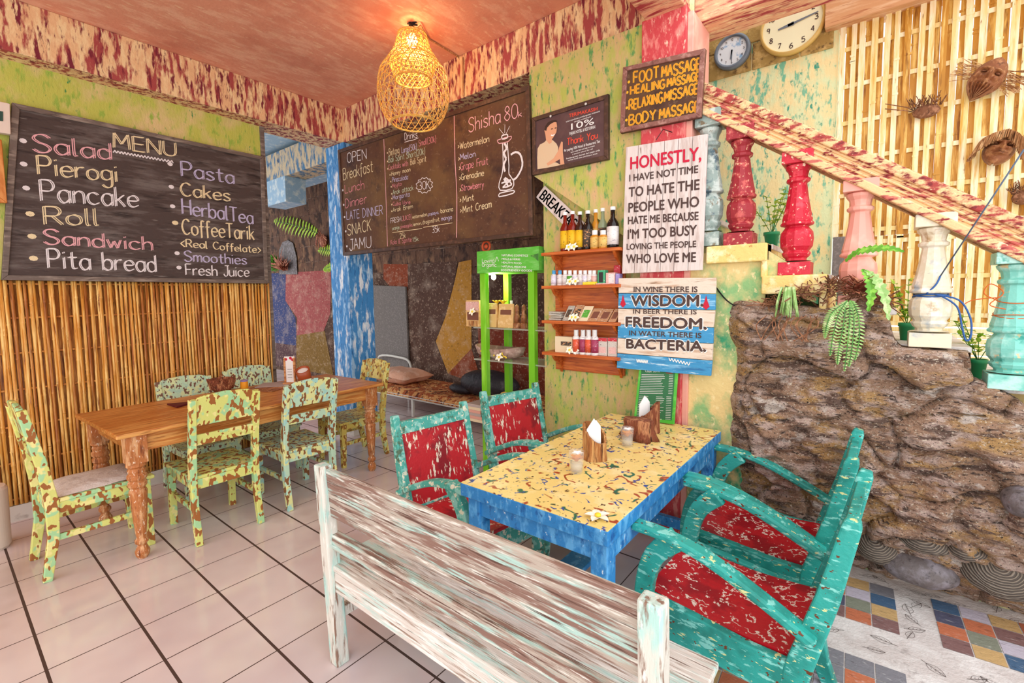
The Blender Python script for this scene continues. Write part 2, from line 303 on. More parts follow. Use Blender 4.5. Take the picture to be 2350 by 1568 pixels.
M('petal','#F8F4E2'); M('petalyellow','#F4D43A'); M('orangefruit','#F0A01E'); M('bulb','#FFE2A8',emit=14); M('bulbwhite','#FFF6E6',emit=12)
M('bal_grey','#93A49E',[('#C4CEC8',(14,14,14),.5,.6,5),('#7A6244',(20,20,20),.58,.66,5),('#4E6672',(16,16,16),.56,.66,4)],.4,.4)
M('bal_darkred','#9E2A34',[('#C85A56',(20,20,20),.54,.62,5),('#EBBE9A',(40,40,40),.6,.66,5)],.5,.4)
M('bal_red','#C81E36',[('#E24A58',(20,20,20),.54,.64,5),('#F6D8BC',(46,46,46),.615,.66,5)],.4,.4)
M('bal_pink','#EDA596',[('#F6C4B2',(6,6,6),.5,.65,3)],.45); M('bal_cream','#E6DAC0',[('#F6F0E2',(8,8,8),.5,.62,4),('#B99A72',(12,12,12),.6,.7,5),('#A9B4BA',(9,9,9),.58,.7,4)],.4,.2)
M('bal_turq','#7CC9BC',[('#B4E2D8',(9,9,9),.5,.62,4),('#3E9C90',(12,12,12),.57,.66,4),('#D8C49A',(30,30,30),.6,.66,5)],.4,.3)
M('railwood','#EBC490',[('#C4645A',(6,30,30),.52,.6,5),('#8C2A30',(16,60,60),.55,.63,6),('#F2DDB0',(30,30,30),.6,.7,5)],.7,.5,world=True)
M('railcap','#EBC490',[('#A8403C',(14,30,30),.45,.56,6),('#7E2A2C',(30,60,60),.54,.63,6),('#F2DDB0',(44,60,60),.6,.68,6)],.7,.5,world=True); M('clockcream','#F2EEC8'); M('clockblue','#E4ECF2',[('#8CB4D8',(14,14,14),.56,.66,4)],.3); M('clockgrey','#6E7884',rough=.35); M('clockgold','#D8B466',rough=.35)
M('orangewood','#D8A272',[('#E8C096',(3,30,30),.48,.62,6),('#B8744A',(4,40,40),.58,.68,6)],.6,.2,world=True)
M('woodframe','#C87832',[('#E09A54',(30,30,6),.5,.65,5)],.5); M('box','#E6D6C8'); M('darkgreen','#2E4E44')
M('poster','#5A4244',[('#6E5452',(5,5,5),.5,.7,3)],.3,world=True); M('skin','#DDA27E'); M('hair','#3A241E'); M('shirt','#DCC2A0'); M('postred','#E0503C')
M('b_red','#7E1E12',rough=.15); M('b_brown','#3A1E16',rough=.15); M('b_dark','#1E1614',rough=.12); M('b_amber','#C8862A',rough=.12); M('b_green','#8E9A7A',rough=.1); M('lab_yellow','#E8B81E',[('#6A4A14',(70,70,70),.6,.66,3)]); M('lab_white','#E4DEDC',[('#9A92A0',(40,40,160),.58,.66,3)]); M('lab_gold','#E0B868',[('#7A5A28',(60,60,120),.58,.66,3)]); M('lab_dark','#4A4038',[('#D8A070',(60,60,140),.56,.62,3)])
for n_,c_ in dict(cap_blue='#3E9AD2',lab_lilac='#E2DCEC',lab_orange='#D8583A',lab_plum='#9E3A5A',cap_silver='#D8D6D6',boxgreen='#3FA878',boxred='#C82A3A',boxpink='#E2B4AE',boxyellow='#E8D42E',boxlilac='#9A8CC8',boxgrey='#CDC4BC',pk_kraft='#B88A66',pk_green='#5AA83E',pk_silver='#B4AEA2').items(): M(n_,c_,[('#FFFFFF',(60,60,120),.6,.8,3),('#3A2A2A',(70,70,140),.6,.75,3)],.4)
M('terracotta','#D2552E'); M('napkinred','#5E1420'); M('placemat','#9A5E3E',[('#C88E60',(20,20,20),.5,.54,3),('#5E3220',(26,26,26),.58,.62,3)],.5); M('cup','#A8502A',rough=.35); M('stonetray','#A88A7E',[('#CDB2A4',(16,16,16),.5,.62,5),('#6E564E',(20,20,20),.56,.68,5)],.8,.6); M('bookpink','#E2A696'); M('bookcream','#E6D2B0'); M('bookgrey','#B9A9A4'); M('basketm','#8E6A3E',[('#C8A060',(60,60,60),.5,.6,3)],.8)
def tile_grout():
    m=MATS['tile']; nt=m.node_tree; N=nt.nodes; L=nt.links; b=N['Principled BSDF']; prev=b.inputs['Base Color'].links[0].from_socket
    pos=N.new('ShaderNodeNewGeometry').outputs['Position']; sp=N.new('ShaderNodeSeparateXYZ'); L.new(pos,sp.inputs[0])
    def line(sock,off,pitch,half):
        a=N.new('ShaderNodeMath'); a.operation='SUBTRACT'; a.inputs[1].default_value=off-50*pitch; L.new(sock,a.inputs[0])
        p=N.new('ShaderNodeMath'); p.operation='PINGPONG'; p.inputs[1].default_value=pitch/2; L.new(a.outputs[0],p.inputs[0])
        c=N.new('ShaderNodeMath'); c.operation='LESS_THAN'; c.inputs[1].default_value=half; L.new(p.outputs[0],c.inputs[0]); return c.outputs[0]
    mx=N.new('ShaderNodeMath'); mx.operation='MAXIMUM'; L.new(line(sp.outputs[0],-4.06997,.33661,.0028),mx.inputs[0]); L.new(line(sp.outputs[1],.22411,.32847,.0058),mx.inputs[1])
    mi=N.new('ShaderNodeMix'); mi.data_type='RGBA'; L.new(mx.outputs[0],mi.inputs[0]); L.new(prev,mi.inputs[6]); mi.inputs[7].default_value=lin('#4A342E'); L.new(mi.outputs[2],b.inputs['Base Color'])
    ro=N.new('ShaderNodeMapRange'); ro.inputs['To Min'].default_value=.1; ro.inputs['To Max'].default_value=.7; L.new(mx.outputs[0],ro.inputs[0]); L.new(ro.outputs[0],b.inputs['Roughness'])
tile_grout()
m_=MATS
def ring_stone():
    m=bpy.data.materials.new('ribstone'); m.use_nodes=True; N=m.node_tree.nodes; L=m.node_tree.links; b=N['Principled BSDF']; b.inputs['Roughness'].default_value=.7
    tc=N.new('ShaderNodeTexCoord'); wv=N.new('ShaderNodeTexWave'); wv.wave_type='RINGS'; wv.rings_direction='Y'; wv.inputs['Scale'].default_value=26; wv.inputs['Distortion'].default_value=6; wv.inputs['Detail'].default_value=2; wv.inputs['Detail Scale'].default_value=.6; mp=N.new('ShaderNodeMapping'); mp.inputs['Location'].default_value=(.02,0,-.075); L.new(tc.outputs['Object'],mp.inputs[0]); L.new(mp.outputs[0],wv.inputs[0])
    cr=N.new('ShaderNodeValToRGB'); cr.color_ramp.elements[0].position=.35; cr.color_ramp.elements[0].color=lin('#5A514A'); cr.color_ramp.elements[1].position=.8; cr.color_ramp.elements[1].color=lin('#8E8274'); L.new(wv.outputs['Fac'],cr.inputs[0]); L.new(cr.outputs[0],b.inputs['Base Color'])
    bp=N.new('ShaderNodeBump'); bp.inputs['Strength'].default_value=.8; bp.inputs['Distance'].default_value=.008; L.new(wv.outputs['Fac'],bp.inputs['Height']); L.new(bp.outputs[0],b.inputs['Normal']); MATS['ribstone']=m
ring_stone()
# ---------------------------------------------------------------- lettering
FONT={'A':(6,'0,0 3,10 6,0;1,4 5,4'),'B':(6,'0,0 0,10;~0,10 4,10 5,7.5 3,5.5 0,5.3;~0,5.3 4,5.3 6,2.7 4,0 0,0'),'C':(6,'~6,8.5 4,10 1.5,9 0,5 1.5,1 4,0 6,1.5'),'D':(6,'0,0 0,10;~0,10 3.5,9.5 6,5 3.5,.5 0,0'),'E':(5,'5,10 0,10 0,0 5,0;0,5 4.5,5'),'F':(5,'5,10 0,10 0,0;0,5 4.5,5'),'G':(6,'~6,8.5 4,10 1.5,9 0,5 1.5,1 4,0 6,2 6,4.5;3.5,4.5 6,4.5'),'H':(6,'0,0 0,10;6,0 6,10;0,5 6,5'),'I':(1,'.5,0 .5,10'),'J':(4,'~4,10 4,3 3,0 1,0 0,2;1.5,10 5.5,10'),'K':(5.5,'0,0 0,10;5,10 0,4.5;1.5,6 5.5,0'),'L':(5,'0,10 0,0 5,0'),'M':(7,'0,0 .5,10 3.5,3 6.5,10 7,0'),'N':(6,'0,0 0,10 6,0 6,10'),'O':(6,'~3,10 .7,8.5 0,5 .7,1.5 3,0 5.3,1.5 6,5 5.3,8.5 3,10'),'P':(5.5,'0,0 0,10;~0,10 4,10 5.5,7.5 4,5 0,4.8'),'R':(6,'0,0 0,10;~0,10 4,10 5.5,7.5 4,5 0,4.8;2.5,5 6,0'),'S':(6,'~6,8.5 4,10 1.5,9.6 .3,7.5 2,5.5 4.5,4.5 6,2.5 4.5,.3 2,0 0,1.5'),'T':(6,'0,10 6,10;3,10 3,0'),'U':(6,'~0,10 0,3 1.2,.5 3,0 4.8,.5 6,3 6,10'),'V':(6,'0,10 3,0 6,10'),'W':(8,'0,10 2,0 4,8 6,0 8,10'),'X':(6,'0,0 6,10;0,10 6,0'),'Y':(6,'0,10 3,5 6,10;3,5 3,0'),'Z':(6,'0,10 6,10 0,0 6,0'),
'a':(5,'~5,5 3.5,6 1.2,5.6 0,3 1.2,.4 3,0 5,2;5,6 5,0'),'b':(5,'0,10 0,0;~0,4 2,6 4.5,5.3 5,3 4.2,.6 2,0 0,1.5'),'c':(5,'~5,5 3,6 .8,5.2 0,3 .8,.8 3,0 5,1'),'d':(5,'5,10 5,0;~5,4.5 3,6 .8,5.4 0,3 .8,.6 3,0 5,1.5'),'e':(5,'~0,3.2 5,3.4 4.4,5.4 2.6,6 .6,5 0,3 .8,.7 2.8,0 5,1'),'f':(3.5,'~4,9.3 2.5,10 1.5,8.5 1.5,-1.5;0,6 3.5,6'),'g':(5,'~5,5 3,6 .8,5.4 0,3 .8,.8 3,.4 5,2;~5,6 5,-2 3.5,-4 1.5,-3.8 .2,-2.6'),'h':(4.7,'0,10 0,0;~0,4 2,6 4,5.6 4.7,4 4.7,0'),'i':(1,'.5,6 .5,0;.5,8.2 .5,8.9'),'j':(2,'~1.5,6 1.5,-3 0,-4;1.5,8.2 1.5,8.9'),'k':(4.4,'0,10 0,0;4,6 0,2.6;1.4,3.6 4.4,0'),'l':(1.4,'~.3,10 .3,1 1.4,0'),'m':(6.6,'0,6 0,0;~0,4 1.5,6 3,5.5 3.3,4 3.3,0;~3.3,4 4.8,6 6.3,5.5 6.6,4 6.6,0'),'n':(4.6,'0,6 0,0;~0,4 2,6 4,5.5 4.6,4 4.6,0'),'o':(5.2,'~2.6,6 .6,5 0,3 .6,1 2.6,0 4.6,1 5.2,3 4.6,5 2.6,6'),'p':(5,'0,6 0,-4;~0,4.5 2,6 4.5,5.3 5,3 4.2,.6 2,0 0,1.5'),'r':(3.6,'0,6 0,0;~0,3.5 1.2,5.5 3,6 3.6,5.6'),'s':(4.4,'~4.4,5 2.8,6 .8,5.6 .4,4.2 2.2,3.2 4.2,2 4,.6 2,0 0,.9'),'t':(4,'~1.8,9 1.8,1.5 2.6,.2 4,.4;0,6.2 4,6.2'),'u':(4.6,'~0,6 0,1.8 1.2,.2 3,.3 4.6,2;4.6,6 4.6,0'),'v':(4.6,'0,6 2.3,0 4.6,6'),'w':(6.4,'0,6 1.6,0 3.2,5 4.8,0 6.4,6'),'x':(4.4,'0,0 4.4,6;0,6 4.4,0'),'y':(4.8,'0,6 2.4,.4;~4.8,6 2.4,.4 1,-3.4 -.4,-3.8'),'z':(4.4,'0,6 4.4,6 0,0 4.4,0'),
'0':(6,'~3,10 .7,8.5 0,5 .7,1.5 3,0 5.3,1.5 6,5 5.3,8.5 3,10'),'1':(3,'0,8 2,10 2,0'),'2':(5.5,'~0,8 1.5,10 4,10 5,8 3.5,4.5 0,0;0,0 5.5,0'),'3':(5.5,'~.3,9 2.5,10 5,8.5 4.4,6 2,5.3;~2,5.3 5,4.4 5.5,2 3.5,0 0,.8'),'4':(5.5,'4.2,0 4.2,10 0,3.5 5.5,3.5'),'5':(5.5,'5,10 .8,10 .3,5.5;~.3,5.5 3,6.2 5.5,4 4.6,.8 2,0 0,1'),'6':(5.5,'~5,9.5 2.5,9 .3,5 .3,2 2.6,0 5.3,1.6 5,4.4 2.6,5.6 .4,3.6'),'7':(5.5,'0,10 5.5,10 2,0'),'8':(5.6,'~2.8,5.3 .6,7.5 2.8,10 5,7.5 2.8,5.3 0,2.6 2.8,0 5.6,2.6 2.8,5.3'),'9':(5.5,'~5.2,6.6 2.8,5 .4,7 2.2,9.8 5,8.8 5.2,6 4.2,0'),
'.':(1,'.2,0 .8,.4'),',':(1.4,'1,1 .2,-1.6'),"'":(1,'.5,10 .4,8'),'(':(2,'~2,11 .4,7 .4,2 2,-2'),')':(2,'~0,11 1.6,7 1.6,2 0,-2'),'<':(4,'4,8 0,4 4,0'),'>':(4,'0,8 4,4 0,0'),'&':(6,'~6,0 1.5,6.5 1.6,9.2 3.4,9.2 3.4,7 .4,3.4 .6,.8 3,0 5.6,4'),'%':(7,'0,0 7,10;~1.5,10 0,8.5 1.5,7 3,8.5 1.5,10;~5.5,3 4,1.5 5.5,0 7,1.5 5.5,3'),'-':(3,'0,4.5 3,4.5'),' ':(3.6,'')}
def strokes(text,jit=.25,rnd=random):
    x=0; out=[]
    for ch in text:
        w_,d=FONT.get(ch,FONT[' ']); dy=rnd.uniform(-jit,jit)
        for st in d.split(';'):
            if not st: continue
            sm=st[0]=='~'; pts=[Vector((float(a.split(',')[0])+x,float(a.split(',')[1])+dy,0)) for a in st.lstrip('~').split()]
            out.append(smooth_pts(pts,4) if sm else pts)
        x+=w_+1.7
    return out,x-1.7
def chalk(mb,text,O,E,T,nrm,wid=.006,jit=.25,double=False,caps=None,off=0):
    """handwritten stroke text from baseline start O to baseline end E, T = top of the first capital"""
    O=Vector(O);E=Vector(E); U=(E-O); W=U.length; U.normalize(); hgt=(Vector(T)-O).z; V=Vector((0,0,1)) if abs(nrm[2])<.5 else Vector((0,1,0))
    st,tw=strokes(text,jit)
    for i,p in enumerate(st):
        for k in range(2 if double else 1):
            q=[O+U*((a.x+(.75*k))/tw*W)+V*((a.y+.3*k)/10*hgt) for a in p]
            mb.ribbon(q,wid,nrm,.0015+off+.00012*((2*i+k)%17))
def solid_text(mb,text,O,E,T,nrm,weight=.0,th=.002):
    """printed capitals (built-in font) between the same three points"""
    cu=bpy.data.curves.new('lettering','FONT'); cu.body=text; cu.resolution_u=3
    o=bpy.data.objects.new('lettering',cu); C.objects.link(o); bpy.context.view_layer.update()
    me=bpy.data.meshes.new_from_object(o.evaluated_get(bpy.context.evaluated_depsgraph_get()))
    O=Vector(O);E=Vector(E);U=E-O;W=U.length;U.normalize(); hgt=(Vector(T)-O).z; nn=Vector(nrm); V=Vector((0,0,1))
    xs=[v.co.x for v in me.vertices]; x0,x1=min(xs),max(xs)
    for k,(dx,dy) in enumerate(((0,0),(weight,0),(-weight,0),(0,weight),(0,-weight)) if weight else ((0,0),)):
        mb.add([O+U*((v.co.x-x0)/(x1-x0)*W+dx*hgt)+V*((v.co.y/.727+dy)*hgt)+nn*(th+.0001*k) for v in me.vertices],[tuple(p.vertices) for p in me.polygons])
    bpy.data.objects.remove(o); bpy.data.curves.remove(cu); bpy.data.meshes.remove(me)
# ================================================================ SETTING
NY=(0,-1,0); NX=(1,0,0)
def sbox(name,mat,*b,bevel=0): return struct(MB().box(*b).build(name,mat,bevel=bevel))
sbox('floor',m_['tile'],-11.5,-.62,-3.2,4.9,-.12,0)
# mosaic paving outside the tiled bay
mb=MB(); mb.box(-.62,3.2,-3.2,4.2,-.12,0)
names=['t_brown','t_tan','t_grey','t_orange','t_lilac','t_blue','t_navy','t_green','t_rust']
rnd=random.Random(5)
def tilequad(x0,x1,y0,y1,ci):
    mb.cur=ci; sh=lambda x,y:(x-.04*(y-2.9),y+.05*(x-.2))
    a=[sh(x,y) for x,y in ((x0,y0),(x1,y0),(x1,y1),(x0,y1))]
    mb.add([(p[0],p[1],.003) for p in a],[(0,1,2,3)])
for (bx0,nx,by1,ny,cols) in ((-.595,7,3.065,4,[[7,1,4],[3,5,0],[1,6,2],[4,0,7],[0,3,6,0],[1,4,7,3],[2,5,1,0]]),(.265,4,3.075,4,[[5,6,3,0],[4,3,7,1],[1,0,4,5],[8,2,3,7]]),(-.595,7,2.395,7,None),(.30,6,2.395,7,None),(-.595,7,1.5,7,None),(.30,6,1.5,7,None),(.80,8,3.06,4,None),(1.05,9,2.395,7,None),(1.0,9,1.5,7,None),(-.5,7,.6,8,None),(.4,9,.6,8,None)):
    for i in range(nx):
        for j in range(ny):
            c=cols[i][j] if cols and j<len(cols[i]) else rnd.randrange(9)
            g=.0025; x0=bx0+i*.1025; y1=by1-j*.1015
            tilequad(x0+g,x0+.1025-g,y1-.1015+g,y1-g,1+c)
mb.cur=10
for k in range(34):                                                    # pressed leaf prints in the concrete strips
    if k<14: px_,py_=-.42+.11*k+rnd.uniform(-.03,.03),rnd.uniform(2.46,2.58)
    elif k<20: px_,py_=rnd.uniform(.15,.20),2.66+.07*(k-14)
    else: px_,py_=-.40+.10*(k-20)+rnd.uniform(-.02,.02),rnd.uniform(3.10,3.15)
    a0=rnd.uniform(0,6.3); ln=rnd.uniform(.06,.085); d=Vector((math.cos(a0),math.sin(a0),0)); q=Vector((-d.y,d.x,0)); o=Vector((px_,py_,.001))
    for sg in (1,-1):
        mb.ribbon(smooth_pts([o,o+d*ln*.3+q*sg*ln*.24,o+d*ln*.65+q*sg*ln*.22,o+d*ln],3),.0014,(0,0,1),.001)
        for t_ in (.25,.45,.65): mb.ribbon([o+d*ln*t_,o+d*ln*(t_+.16)+q*sg*ln*.19*(1.15-t_)],.0009,(0,0,1),.001)
    mb.ribbon([o-d*ln*.25,o+d*ln],.0018,(0,0,1),.001)
struct(mb.build('floor_outside',[m_['concrete']]+[m_[n] for n in names]+[m_['inkbrown']]))
sbox('ceiling',m_['ceiling'],-5.0,-.9,-3.0,3.2,3.585,3.7)
# beams
mb=MB(); mb.box(-4.95,-4.62,-3.0,2.95,3.235,3.585); struct(mb.build('trim_1',m_['beam'],bevel=.006))
mb=MB(); mb.box(-4.95,-1.21,2.95,3.22,3.235,3.585); struct(mb.build('trim_2',m_['beam'],bevel=.006))
mb=MB(); mb.box(-1.19,-.95,-3.0,2.95,3.235,3.6); struct(mb.build('trim_3',m_['beamx'],bevel=.006))
mb=MB(); mb.box(-.95,2.6,3.03,3.31,3.2,3.75); struct(mb.build('trim_4',m_['beamx'],bevel=.006))
mb=MB(); mb.box(-1.215,-.94,2.868,3.2,0,3.24); struct(mb.build('trim_5',m_['red'],bevel=.006))
mb=MB(); mb.box(-.94,-.905,2.88,3.2,0,3.2); struct(mb.build('trim_6',m_['bal_pink'],bevel=.004))
# blue pillar with tiled skirting
mb=MB(); mb.box(-4.95,-4.60,2.93,3.25,0,3.235); struct(mb.build('trim_7',m_['blue'],bevel=.006))
mb=MB(); mb.box(-4.965,-4.585,2.915,3.265,0,.11); struct(mb.build('baseboard_pillar',m_['baseboard'],bevel=.003))
# left wall, green above the chalkboard
sbox('wall_left',m_['lime'],-4.95,-4.80,-3.0,2.15,0,3.3)
sbox('baseboard_left',m_['baseboard'],-4.80,-4.775,-3.0,2.15,0,.115)
mb=MB(); mb.box(-4.96,-4.785,2.15,2.19,0,3.24); struct(mb.build('trim_8',m_['greyframe'],bevel=.004))
# green back wall: recessed part under the stair flight, stair flank above the slanting edge
D0,D1=Yp(1222,402,2.9),Yp(1430,541,2.9)
slope=(D1.z-D0.z)/(D1.x-D0.x)
wx0=Yp(1249,700,2.96).x
mb=MB(); mb.box(wx0,-.95,2.96,3.1,0,2.75); struct(mb.build('wall_back',m_['green']))
xr=-1.215
mb=MB(); mb.prism([(D0.x-.02,2.9,3.24),(xr,2.9,3.24),(xr,2.9,D0.z+slope*(xr-D0.x)),(D0.x-.02,2.9,D0.z-slope*.02)],(0,.2,0)); struct(mb.build('wall_flank',m_['green']))
# room behind: far wall with rough blocks and a painted mural
Yw=4.75
mb=MB(); mb.box(-11.4,-1.3,Yw,Yw+.15,0,3.7)
mb.cur=1
for k in range(6):
    z=1.95+k*.3; mb.box(-11.4,-1.3,Yw-.004,Yw,z,z+.014)
    for j in range(18): x=-11.2+j*.62+(k%2)*.31; mb.box(x,x+.014,Yw-.004,Yw,z,z+.3)
def mural(ci,pts,d):
    mb.cur=ci; mb.poly([Yp(x,y,Yw-d) for x,y in pts])
mural(2,[(600,628),(1250,628),(1250,990),(600,990)],.006)
mural(3,[(612,628),(656,626),(655,690),(678,730),(682,800),(612,790)],.008)
mural(9,[(612,784),(682,794),(682,900),(612,900)],.009)
mural(4,[(656,626),(760,620),(758,720),(742,762),(680,772),(682,730),(655,690)],.010)
mural(5,[(680,770),(745,760),(765,860),(768,905),(680,905)],.011)
mural(7,[(880,606),(940,606),(940,680),(905,670),(880,640)],.008)
mural(6,[(936,606),(1050,600),(1040,655),(1020,728),(998,784),(1026,860),(960,865),(935,760)],.009)
mural(8,[(1053,602),(1082,596),(1082,800),(1028,858),(1000,784),(1022,728),(1042,652)],.011)
mural(7,[(1028,858),(1082,800),(1100,860),(1090,880)],.012)
mural(10,[(1095,740),(1250,735),(1250,960),(1110,960)],.010)
struct(mb.build('wall_far',[m_['stone'],m_['m_brown'],m_['m_base'],m_['m_navy'],m_['m_rose'],m_['m_ochre'],m_['m_brown'],m_['m_rust'],m_['m_gold'],m_['m_plum'],m_['m_redbrown']]))
zb=Yp(640,400,4.0).z
a=Zp(605,421,3.25); b=Zp(765,366,3.25); yb=(a.y+b.y)/2
mb=MB(); mb.box(-11.3,-4.97,yb,yb+.3,3.25,3.62); struct(mb.build('trim_9',m_['bluebeam'],bevel=.006))
sbox('ceiling_back',m_['bluepale'],-11.4,-1.3,3.22,4.9,3.68,3.8)
sbox('ceiling_side',m_['bluepale'],-9.5,-5.0,.6,3.22,3.68,3.8)
a=Yp(606,421,yb-.02); b=Yp(656,462,yb-.02)
mb=MB(); mb.box(a.x,b.x,yb-.02,yb+.28,b.z,3.25); struct(mb.build('trim_10',m_['bluepale'],bevel=.006))
sbox('baseboard_far',m_['m_base'],-11.3,-1.3,Yw-.02,Yw,0,.08)
# wall behind the stairs with a band of rough blocks, top plank above the woven bamboo
Yc=3.85
sbox('wall_stair',m_['mintwall'],-1.7,Yp(1917,300,Yc).x,Yc,Yc+.12,1.0,3.9)
z0=Yp(1700,160,Yc).z; z1=z0+.24
mb=MB()
x=-1.69
while x<Yp(1915,90,Yc).x-.02:
    x2=min(x+.30,Yp(1915,90,Yc).x); mb.box(x+.004,x2-.004,Yc-.012,Yc,z0-.03,z0+.155); mb.box(x-.1+.004,x2-.104,Yc-.012,Yc,z0+.163,z0+.3); x+=.30
struct(mb.build('trim_11',m_['stoneband'],bevel=.006))
mb=MB(); a=Yp(1895,5,Yc-.08); b=Yp(1920,55,Yc-.08); mb.box(Yp(1893,40,Yc-.08).x,2.8,Yc-.08,Yc+.1,Yp(2000,32,Yc-.08).z,Yp(2000,32,Yc-.08).z+.35); struct(mb.build('trim_12',m_['orangewood'],bevel=.006))
# ================================================================ BAMBOO
# cane cladding of the left wall
rnd=random.Random(3); mb=MB(); y=-1.4
while y<2.14:
    r_=rnd.uniform(.0088,.0125); mb.cur=0 if rnd.random()<.72 else 1; x=-4.780+rnd.uniform(-.003,.004); tilt=rnd.uniform(-.008,.008)
    nz=[.12]+sorted(rnd.uniform(.2,1.65) for _ in range(rnd.randrange(3,6)))+[1.715]
    path=[];rad=[]
    for k,z in enumerate(nz):
        if 0<k<len(nz)-1:
            for dz,rr in ((-.008,1),(0,1.22),(.008,1)): path.append((x,y+tilt*z,z+dz)); rad.append(r_*rr)
        else: path.append((x,y+tilt*z,z)); rad.append(r_)
    mb.tube(path,rad,6); y+=r_*2+rnd.uniform(.001,.0035)
mb.cur=1
mb.box(-4.7995,-4.7975,-1.4,2.14,.12,1.715)  # dark sheet added over the wall to darken the gaps between canes
for z in (.16,.42,.68,.94,1.2,1.45,1.69):
    mb.box(-4.787,-4.7775,-1.4,2.14,z-.007,z+.007)
bs=mb.build('bamboo_screen',[m_['bamboo'],m_['bamboo_dark']],smooth=True); tag(bs,'tall brown bamboo cane screen covering the wall under the big menu chalkboard','screen')
# woven bamboo walls behind the stairs
def mat_wall(name,label,x0,x1,z0,z1,seed,pitch=.06):
    rnd=random.Random(seed); mb=MB(); x=x0; k=0
    while x<x1:
        w_=rnd.uniform(.026,.034); front=k%2==0; mb.cur=0 if front and rnd.random()<.85 else 1
        yy=Yc-.012 if front else Yc+.012; t=rnd.uniform(-.006,.006)
        mb.hexa([(x,yy,z0),(x+w_,yy,z0),(x+w_,yy+.008,z0),(x,yy+.008,z0),(x+t,yy,z1),(x+t+w_,yy,z1),(x+t+w_,yy+.008,z1),(x+t,yy+.008,z1)])
        for q in range(3):
            z=rnd.uniform(z0,z1-.02); mb.box(x-.001,x+w_+.001,yy-.0025,yy+.009,z,z+.012)
        x+=w_+rnd.uniform(-.006,.0005); k+=1
    z=z0+.03; mb.cur=0; row=0
    while z<z1:
        mb.box(x0,x1,Yc-.0005,Yc+.0085,z,z+.026); z+=.235; row+=1
    o=mb.build(name,[m_['matlight'],m_['matdark']]); return tag(o,label,'bamboo wall','woven bamboo walls')
xm=Yp(1921,300,Yc).x; zs=Yp(1960,545,Yc).z
mat_wall('bamboo_mat','upper woven bamboo wall holding the carved masks, above the stair handrail',xm,2.6,zs,Yp(2000,32,Yc).z+.02,4)
mat_wall('bamboo_mat','lower woven bamboo wall seen between the stair balusters',xm+.07,2.6,Yp(2200,740,Yc).z,zs-.001,9)
mb=MB(); rnd=random.Random(8); z=.2; zt=Yp(2200,745,Yc).z
while z<zt:
    h_=rnd.uniform(.022,.034); mb.box(xm+.07,2.6,Yc-.012+rnd.uniform(-.004,.004),Yc+.006,z,z+h_); z+=h_+rnd.uniform(.004,.012)
tag(mb.build('bamboo_fence',m_['matlight'],bevel=.003),'horizontal bamboo slats at the foot of the woven wall behind the stairs','bamboo wall')
mb=MB(); a=Yp(1912,545,Yc-.02);b=Yp(1936,640,Yc-.02); mb.box(a.x,b.x,Yc-.03,Yc+.03,.6,a.z); tag(mb.build('post',m_['greypanel'],bevel=.004),'short grey post where the bamboo wall meets the mint wall, behind the pink baluster','post')
# ================================================================ STAIRS
SY=2.93
stair=thing('staircase','painted flight of stairs with coloured turned balusters and red handrail','stairs',(-.2,SY,0))
tread=[(.875,1.15,.78),(.60,.875,.955),(.325,.60,1.13),(.05,.325,1.30),(-.225,.05,1.475),(-.50,-.225,1.655),(-.795,-.50,1.835),(-1.3,-.795,2.01)]
mb=MB()
for x0,x1,z in tread: mb.box(x0,x1,3.2 if x1>-.4 else SY,Yc-.02,0 if x1>-.55 else z-.9,z-.03)
mb.build('stair_flank',m_['stairgreen'],stair,world=True)
mb=MB()
mb.prism([(-.92,2.9,0),(-.58,2.9,0),(-.60,2.9,1.40),(-.50,2.9,1.52),(-.50,2.9,1.62),(-.25,2.9,1.50),(-.25,2.9,1.62),(-.50,2.9,1.80),(-.92,2.9,1.80)],(0,.06,0)); mb.build('plaster_face',m_['stairgreen'],stair,world=True)
for x0,x1,z in tread[:-1]:
    if z<1.5: continue
    mb=MB(); mb.box(x0-.012 if x0>-1 else x0,x1+.012,SY-.07,SY+.06,z-.10 if z>1.5 else z-.04,z); 
    if z>1.5: mb.box(x1-.02,x1+.012,SY-.06,SY+.5,z-.19,z)
    mb.build('nosing',m_['nosing'],stair,world=True,bevel=.008)
for x0,x1,z in tread: MB().box(x0,x1+.02,SY+.06,Yc-.03,z-.03,z).build('tread',m_['concrete'],stair,world=True,bevel=.005)
bx=[(-.82,1.84,2.66,'bal_grey','grey'),(-.645,1.835,2.535,'bal_darkred','dark red'),(-.365,1.655,2.35,'bal_red','bright red'),(-.092,1.475,2.165,'bal_pink','pink'),(.190,1.30,1.96,'bal_cream','cream'),(.462,1.13,1.775,'bal_turq','turquoise'),(.735,.955,1.60,'bal_cream','cream')]
prof=[(.076,.0),(.076,.11),(.050,.115),(.050,.13),(.062,.145),(.070,.17),(.060,.185),(.076,.22),(.080,.28),(.076,.33),(.058,.365),(.055,.375),(.078,.385),(.080,.40),(.070,.415),(.072,.43),(.062,.50),(.050,.60),(.041,.70),(.042,.705),(.055,.715),(.057,.735),(.043,.75),(.048,.79),(.060,.815),(.064,.835),(.052,.845)]
by=SY+.03
P0=Yp(1600,188,by); P1=Yp(2350,508,by); sl=(P1.z-P0.z)/(P1.x-P0.x)
def railz(x): return P0.z+sl*(x-P0.x)
for x,z0,z1,mt,col in bx:
    h_=z1-z0; mb=MB()
    mb.box(x-.075,x+.075,by-.075,by+.075,z0,z0+.10*h_); mb.box(x-.072,x+.072,by-.072,by+.072,z0+.845*h_,railz(x)-.14)
    mb.lathe([(r_,z0+t*h_) for r_,t in prof if t>.1],(x,by,0),12)
    o=mb.build('baluster',m_[mt],stair,world=True,bevel=.003,smooth=False); o['label']=col+' turned baluster'
